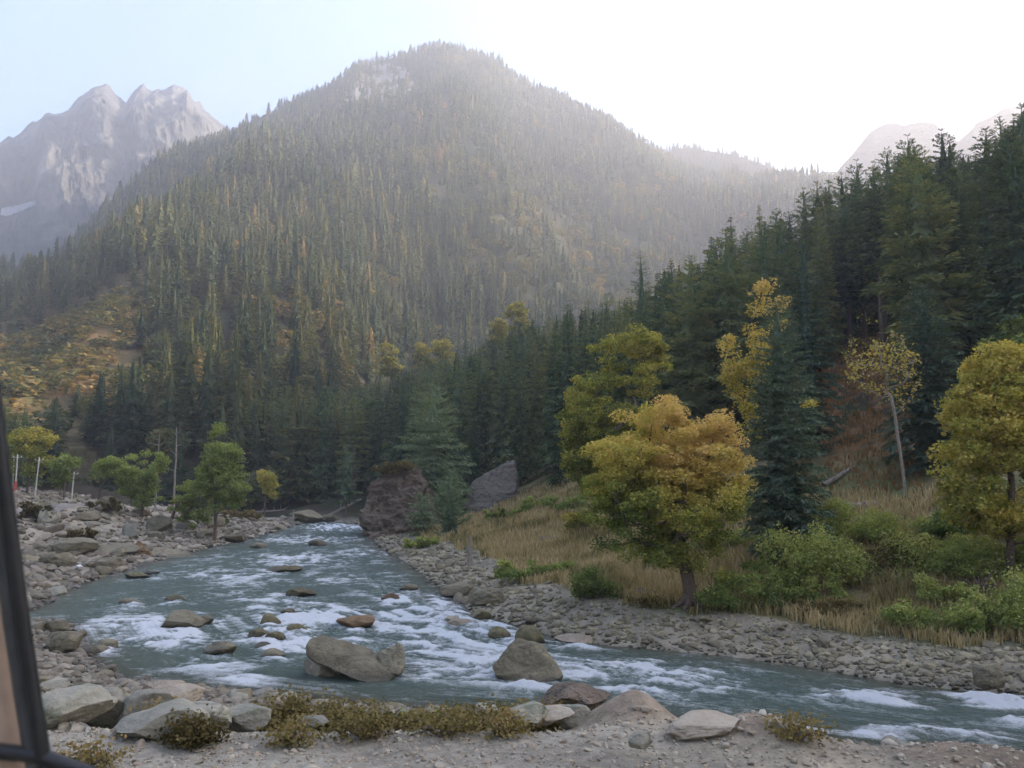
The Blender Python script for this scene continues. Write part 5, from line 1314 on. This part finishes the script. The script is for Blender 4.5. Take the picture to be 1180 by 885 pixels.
# foam patches: column,row,half width,half height,slope,strength
FP = [(545, 745, 95, 36, .15, 1.05), (520, 712, 60, 20, .35, 1.1), (470, 690, 50, 12, .1, .6), (650, 770, 55, 16, .05, 1.1), (740, 778, 95, 14, .06, 1.2), (560, 778, 50, 16, .1, .9), (610, 797, 40, 6, 0, .7), (360, 712, 70, 20, .1, 1.0), (330, 738, 44, 20, 0, 1.1), (500, 770, 50, 16, 0, .9),
      (190, 735, 60, 12, 0, 1.0), (165, 720, 70, 10, 0, .8), (240, 770, 60, 10, 0, .5), (285, 785, 30, 8, 0, .6), (1000, 806, 56, 9, .07, 1.4), (1150, 808, 45, 9, .12, 1.4), (1030, 846, 60, 7, .0, 1.3), (900, 838, 50, 9, .1, .6), (745, 800, 60, 8, .05, .8),
      (830, 795, 60, 8, .08, .5), (260, 665, 90, 12, 0, .42), (340, 645, 90, 10, 0, .4), (400, 668, 60, 10, 0, .4), (300, 690, 60, 10, 0, .35), (390, 608, 40, 4, 0, 1.0), (350, 622, 60, 6, 0, .5), (420, 640, 40, 8, 0, .4), (450, 720, 60, 20, .2, .8), (1110, 850, 60, 10, .1, .7), (600, 722, 60, 12, .1, .7), (420, 750, 60, 24, 0, .7), (230, 715, 60, 10, 0, .5), (1180, 830, 30, 8, 0, .8)]
foam = np.zeros_like(x)
for (qx, qy, qw, qh, _m, _l) in RR_[:28]:
    if qy > 675: FP += [(qx + 4, qy + 1, qw * .8 + 6, 5, 0, .75)]
for (fx_, fy_, hw, hh, sl, st) in FP:
    yy = fy_ + (px - fx_) * sl
    foam = np.maximum(foam, st * np.exp(-(((px - fx_) / hw) ** 2 + ((py - yy) / hh) ** 2) * 1.1))
foam = foam * sstep(13, 16, Rr) * (np.abs(A) < R(36)) + .28 * (np.abs(A) >= R(36))
foam = foam * sstep(0, .5, din) + .12
def fl(ss, st, seed, o=4): return fbm2(flow_s / ss, flow_t / st, o, seed)
wav = fl(1.9, .45, 5, 4) * .5 + .35 * ridged2(flow_s / .9, flow_t / .5, 3, 15) + .25 * fbm2(x / .25, y / .25, 3, 16)
big_ = fl(5, 1.2, 6, 2)
rap = np.clip(foam * 1.2, .16, 1.1)
h = wav * (.06 + .17 * rap) + big_ * .06 * (1 + rap)
h *= sstep(-.2, 1.0, din * np.where(ins, 1, -1)) * .9 + .1
crest = sstep(.0, .45, wav)
famt = np.clip((foam * 1.08 + .07) * (.34 + .9 * crest + .5 * fbm2(flow_s / .5, flow_t / .35, 5, 19, .65)), 0, 1.5)
zz = h + .02 + .13 * sstep(.4, 1.1, foam) * (ridged2(flow_s / .45, flow_t / .3, 3, 33) * .5 + .5)
keepf = (din < .9) | ins
nA, nR = x.shape; ii = np.arange(nA * nR).reshape(nA, nR)
q = np.stack([ii[:-1, :-1], ii[:-1, 1:], ii[1:, 1:], ii[1:, :-1]], -1)[:, :, ::-1]
kf = keepf[:-1, :-1] & keepf[1:, 1:] & keepf[:-1, 1:] & keepf[1:, :-1]
q = q[kf]; used = np.zeros(nA * nR, bool); used[q.ravel()] = True; remap = np.cumsum(used) - 1; q = remap[q]
V = np.stack([x, y, zz], -1).reshape(-1, 3)[used]
uv = np.stack([flow_s, flow_t, 0 * flow_s], -1).reshape(-1, 3)[used]
shallow = np.exp(-din / .9).ravel()[used]
m, nt, N, L = newmat('river_water')
out = N('ShaderNodeOutputMaterial'); b = N('ShaderNodeBsdfPrincipled'); f_ = N('ShaderNodeBsdfDiffuse'); ms = N('ShaderNodeMixShader')
L(b.outputs[0], ms.inputs[1]); L(f_.outputs[0], ms.inputs[2]); L(ms.outputs[0], out.inputs[0]); f_.inputs[0].default_value = (.78, .82, .84, 1)
a1 = N('ShaderNodeAttribute'); a1.attribute_name = 'foam'; a2 = N('ShaderNodeAttribute'); a2.attribute_name = 'flow'; a3 = N('ShaderNodeAttribute'); a3.attribute_name = 'shallow'
mp = N('ShaderNodeMapping'); mp.inputs['Scale'].default_value = (1.3, 3.4, 1); L(a2.outputs['Vector'], mp.inputs['Vector'])
n1 = noise_node(nt, mp.outputs[0], 1.9, 9, .78); n1.inputs['Distortion'].default_value = .8
geo = N('ShaderNodeNewGeometry'); n2 = noise_node(nt, geo.outputs['Position'], 7, 6, .7)
av = N('ShaderNodeMath'); av.operation = 'MULTIPLY_ADD'; L(n2.outputs[0], av.inputs[0]); av.inputs[1].default_value = .5; L(n1.outputs[0], av.inputs[2])
n3 = noise_node(nt, geo.outputs['Position'], 26, 4, .7); s0 = N('ShaderNodeMath'); s0.operation = 'MULTIPLY_ADD'; L(n3.outputs[0], s0.inputs[0]); s0.inputs[1].default_value = .75; L(av.outputs[0], s0.inputs[2])
sb = N('ShaderNodeMath'); sb.operation = 'ADD'; L(s0.outputs[0], sb.inputs[0]); L(a1.outputs['Fac'], sb.inputs[1])
mr = N('ShaderNodeMapRange'); mr.inputs[1].default_value = 1.26; mr.inputs[2].default_value = 1.98; mr.interpolation_type = 'SMOOTHSTEP'; L(sb.outputs[0], mr.inputs[0]); L(mr.outputs[0], ms.inputs[0])
mx = N('ShaderNodeMix'); mx.data_type = 'RGBA'; L(a3.outputs['Fac'], mx.inputs[0]); mx.inputs[7].default_value = (.10, .095, .055, 1)
rp = ramp(nt, [(.35, (.07, .115, .097)), (.65, (.165, .22, .188))]); L(n1.outputs[0], rp.inputs[0]); L(rp.outputs[0], mx.inputs[6]); L(mx.outputs[2], b.inputs['Base Color'])
b.inputs['Roughness'].default_value = .18; b.inputs['IOR'].default_value = 1.33
bp = N('ShaderNodeBump'); bp.inputs['Strength'].default_value = .9; bp.inputs['Distance'].default_value = .16; L(s0.outputs[0], bp.inputs['Height']); L(bp.outputs[0], b.inputs['Normal'])
L(bp.outputs[0], f_.inputs['Normal'])
w_ = link('river', mesh('river', V, [q], m, True, [('foam', 'POINT', 'FLOAT', famt.ravel()[used]), ('flow', 'POINT', 'FLOAT_VECTOR', uv), ('shallow', 'POINT', 'FLOAT', shallow)])); tag(w_, kind='structure'); w_.name = 'water'

# ------------------------------------------------------------------ utility poles, litter
M_WHITE = plain_mat('pale_painted_pole', (.5, .47, .42), .7, .15, 5)
M_RUST = plain_mat('red_paint', (.35, .06, .04), .7, .2, 5)
M_WIRE = plain_mat('dark_wire', (.03, .03, .03), .5)
def pole(px, base, top, label, D, red=False, arm=True, lean=0):
    x, y, _ = at(px, D); zb = float(wp(px, base, y)[2]); zb = min(zb, float(land(np.array([x]), np.array([y]))[0]) + .1); zt = float(wp(px, top, y)[2]); H = zt - zb
    root = bpy.data.objects.new('utility_pole', None); COL.objects.link(root); root.location = (x, y, zb); tag(root, label, 'utility pole')
    V, Q, T = tube([np.array([0, 0, -.5]), np.array([lean * H * .5, 0, H * .5]), np.array([lean * H, 0, H])], [.075, .065, .055], 10); link('shaft', mesh('shaft', V, [Q, T], M_WHITE, True), root)
    if arm:
        pts = [np.array([lean * H - .45, .1, H * .93]), np.array([lean * H + .45, -.1, H * .93])]; V, Q, T = tube(pts, [.03, .03], 6); link('crossarm', mesh('crossarm', V, [Q, T], M_WHITE, True), root)
        for s in (-.4, 0, .4):
            V, Q, T = tube([np.array([lean * H + s, 0, H * .93]), np.array([lean * H + s, 0, H * .93 + .16])], [.05, .03], 6); link('insulator', mesh('insulator', V, [Q, T], M_WHITE, True), root)
    if red: V, Q, T = tube([np.array([-.02, 0, -.3]), np.array([-.01, 0, H * .28])], [.17, .165], 10); link('painted_band', mesh('band', V, [Q, T], M_RUST, True), root)
    return np.array([x + lean * H, y, zt - .1])
p0 = pole(22, 556, 524, 'white utility pole nearest the car window, left one of the close pair', 93, True)
p1 = pole(19, 556, 528, 'shorter white pole half hidden by the car window frame', 96, False, False, -.02)
p2 = pole(45, 560, 527, 'white utility pole standing alone under the yellow topped tree', 92, False, True, .05)
p3 = pole(87, 562, 544, 'small grey utility pole on the rubble skyline', 96, False, True, .04)
parts = []
for a, b_ in ((p0, p2), (p2, p3), (p3, p3 + np.array([7.5, 6, -.6]))):
    s = np.linspace(0, 1, 12)[:, None]; c = a + (b_ - a) * s; c[:, 2] -= .35 * np.sin(s[:, 0] * math.pi); parts.append(tube(c, np.full(12, .014), 4))
V, Q, T = merge(parts); o = link('overhead_wire', mesh('wire', V, [Q, T], M_WIRE, True)); tag(o, 'thin dark wire strung between the utility poles', 'wire')
# crumpled plastic litter on the left shore
for k, (px, py, w, colr, lab) in enumerate([(83, 655, 8, (.12, .35, .62), 'crumpled bright blue plastic litter on the left shore stones'), (91, 655, 9, (.75, .78, .8), 'crumpled white plastic litter right of the blue piece')]):
    x, y, z = hit(px, py); V, T = rockV(4, 700 + k, 3, .5, .6); s = w * math.hypot(x, y) / F / 2
    V = V * np.array([s, s * .7, s * .4]); o = link('plastic_litter', mesh('litter', V, [T], plain_mat('plastic_%d' % k, colr, .35, .2, 20), False), None, (x, y, z + s * .25)); tag(o, lab, 'litter')
# fallen logs, root wad
def log(px, py, L_, r, ang, label, seed, name='fallen_log', mat=M_DEAD, tiltz=.05):
    x, y, z = hit(px, py); rg = np.random.default_rng(seed); s = np.linspace(-.5, .5, 9)
    p = np.stack([np.cos(ang) * s * L_, np.sin(ang) * s * L_, tiltz * s * L_ + rg.normal(0, .02, 9) * L_ * .3 + r], -1); parts = [tube(p, r * (1 - .4 * (s + .5)), 8)]
    for i in range(5):
        f = rg.integers(1, 8); d = rg.normal(0, 1, 3); d[2] = abs(d[2]) + .3; d /= np.linalg.norm(d); parts.append(tube([p[f], p[f] + d * L_ * rg.uniform(.08, .2)], [r * .4, .01], 5))
    V, Q, T = merge(parts); o = link(name, mesh(name, V, [Q, T], mat, True), None, (x, y, z)); tag(o, label, 'log'); return o
log(968, 552, 3.2, .16, .6, 'grey fallen log on the brown slope below the bare tree', 1, tiltz=.35)
log(1000, 588, 2.4, .22, .1, 'mossy fallen log above the pale green thicket', 2)
log(645, 622, 2.6, .12, .1, 'weathered log lying in the meadow grass left of the golden tree', 3)
log(1150, 652, 2.2, .10, 0, 'bleached log in the grass at the right', 4)
log(745, 688, 1.6, .11, -.2, 'dark driftwood log under the golden tree', 5, mat=M_BARK)
log(300, 592, 8, .22, .3, 'driftwood trunk stranded at the far bend', 6)
log(392, 590, 7, .25, .8, 'grey driftwood trunk leaning up the far shore', 7, tiltz=.4)
x, y, z = hit(1132, 690); rg = np.random.default_rng(9); parts = []
for i in range(26):
    a = rg.uniform(0, 6.28); e = rg.uniform(-.2, 1.2); d = np.array([math.cos(a) * math.cos(e), math.sin(a) * math.cos(e) * .6, math.sin(e)]); L_ = rg.uniform(.3, .75)
    parts.append(tube([np.array([0, 0, .25]), np.array([0, 0, .3]) + d * L_ * .5, np.array([0, 0, .3]) + d * L_ + rg.normal(0, .08, 3)], [.09, .05, .015], 6))
V, Q, T = merge(parts); o = link('root_wad', mesh('root_wad', V, [Q, T], M_BARK, True), None, (x, y, z)); tag(o, 'dark tangled upturned tree roots in the grass at the right', 'roots')

# ------------------------------------------------------------------ the car window the photograph was taken through
def cpt(px, py, d): v = ray(px, py); return CAM + v * d
M_SEAL = plain_mat('black_rubber_seal', (.018, .019, .02), .45, .3, 40)
M_FRAME = plain_mat('grey_door_paint', (.06, .063, .065), .4, .2, 30)
M_TRIM = plain_mat('beige_interior_trim', (.46, .34, .25), .75, .15, 30)
root = bpy.data.objects.new('car_door', None); COL.objects.link(root); root.location = cpt(30, 800, .62); tag(root, 'blurred dark car window frame with beige trim at the left edge', 'car door')
bpy.context.view_layer.update()
def car_part(name, path, rads, mat, dscale=2.2, seg=14):
    V, Q, T = tube(path, rads, seg)
    o = link(name, mesh(name, V - np.array(root.location), [Q, T], mat, True), root); return o
ys = [200, 330, 430, 480, 560, 640, 720, 800, 880, 960, 1100]
edge = np.interp(ys, [200, 330, 430, 440, 520, 600, 690, 780, 865, 1100], [-60, -24, -3, -1, 8, 18, 30, 43, 57, 92])
car_part('rubber_seal', [cpt(e - 8, yy, .62) for e, yy in zip(edge, ys)], [.0055] * len(ys), M_SEAL)
car_part('window_frame', [cpt(e - 17, yy, .625) for e, yy in zip(edge, ys)], [.008] * len(ys), M_FRAME)
car_part('pillar_trim', [cpt(e - 62, yy, .64) for e, yy in zip(edge, ys)], [.026] * len(ys), M_TRIM)
car_part('window_sill', [cpt(px_, py_, .62) for px_, py_ in [(-40, 862), (20, 868), (50, 872), (100, 890), (160, 915)]], [.006, .006, .0055, .005, .005], M_SEAL)

# ------------------------------------------------------------------ haze
hx, hy0, hy1, hz0, hz1 = 2900, -1900, 2850, -3.0, 765
V = np.array([(a, b_, c) for c in (hz0, hz1) for b_ in (hy0, hy1) for a in (-hx, hx)], float)
Q = np.array([(0, 2, 3, 1), (4, 5, 7, 6), (0, 1, 5, 4), (1, 3, 7, 5), (3, 2, 6, 7), (2, 0, 4, 6)])
m, nt, N, L = newmat('valley_haze'); out = N('ShaderNodeOutputMaterial'); pv = N('ShaderNodeVolumePrincipled'); L(pv.outputs[0], out.inputs['Volume'])
pv.inputs['Color'].default_value = (.83, .815, .845, 1); pv.inputs['Density'].default_value = HAZE; pv.inputs['Anisotropy'].default_value = .6
hz = link('haze', mesh('haze', V, [Q], m)); tag(hz, 'thin bluish haze hanging in the valley', 'haze', None, 'stuff')
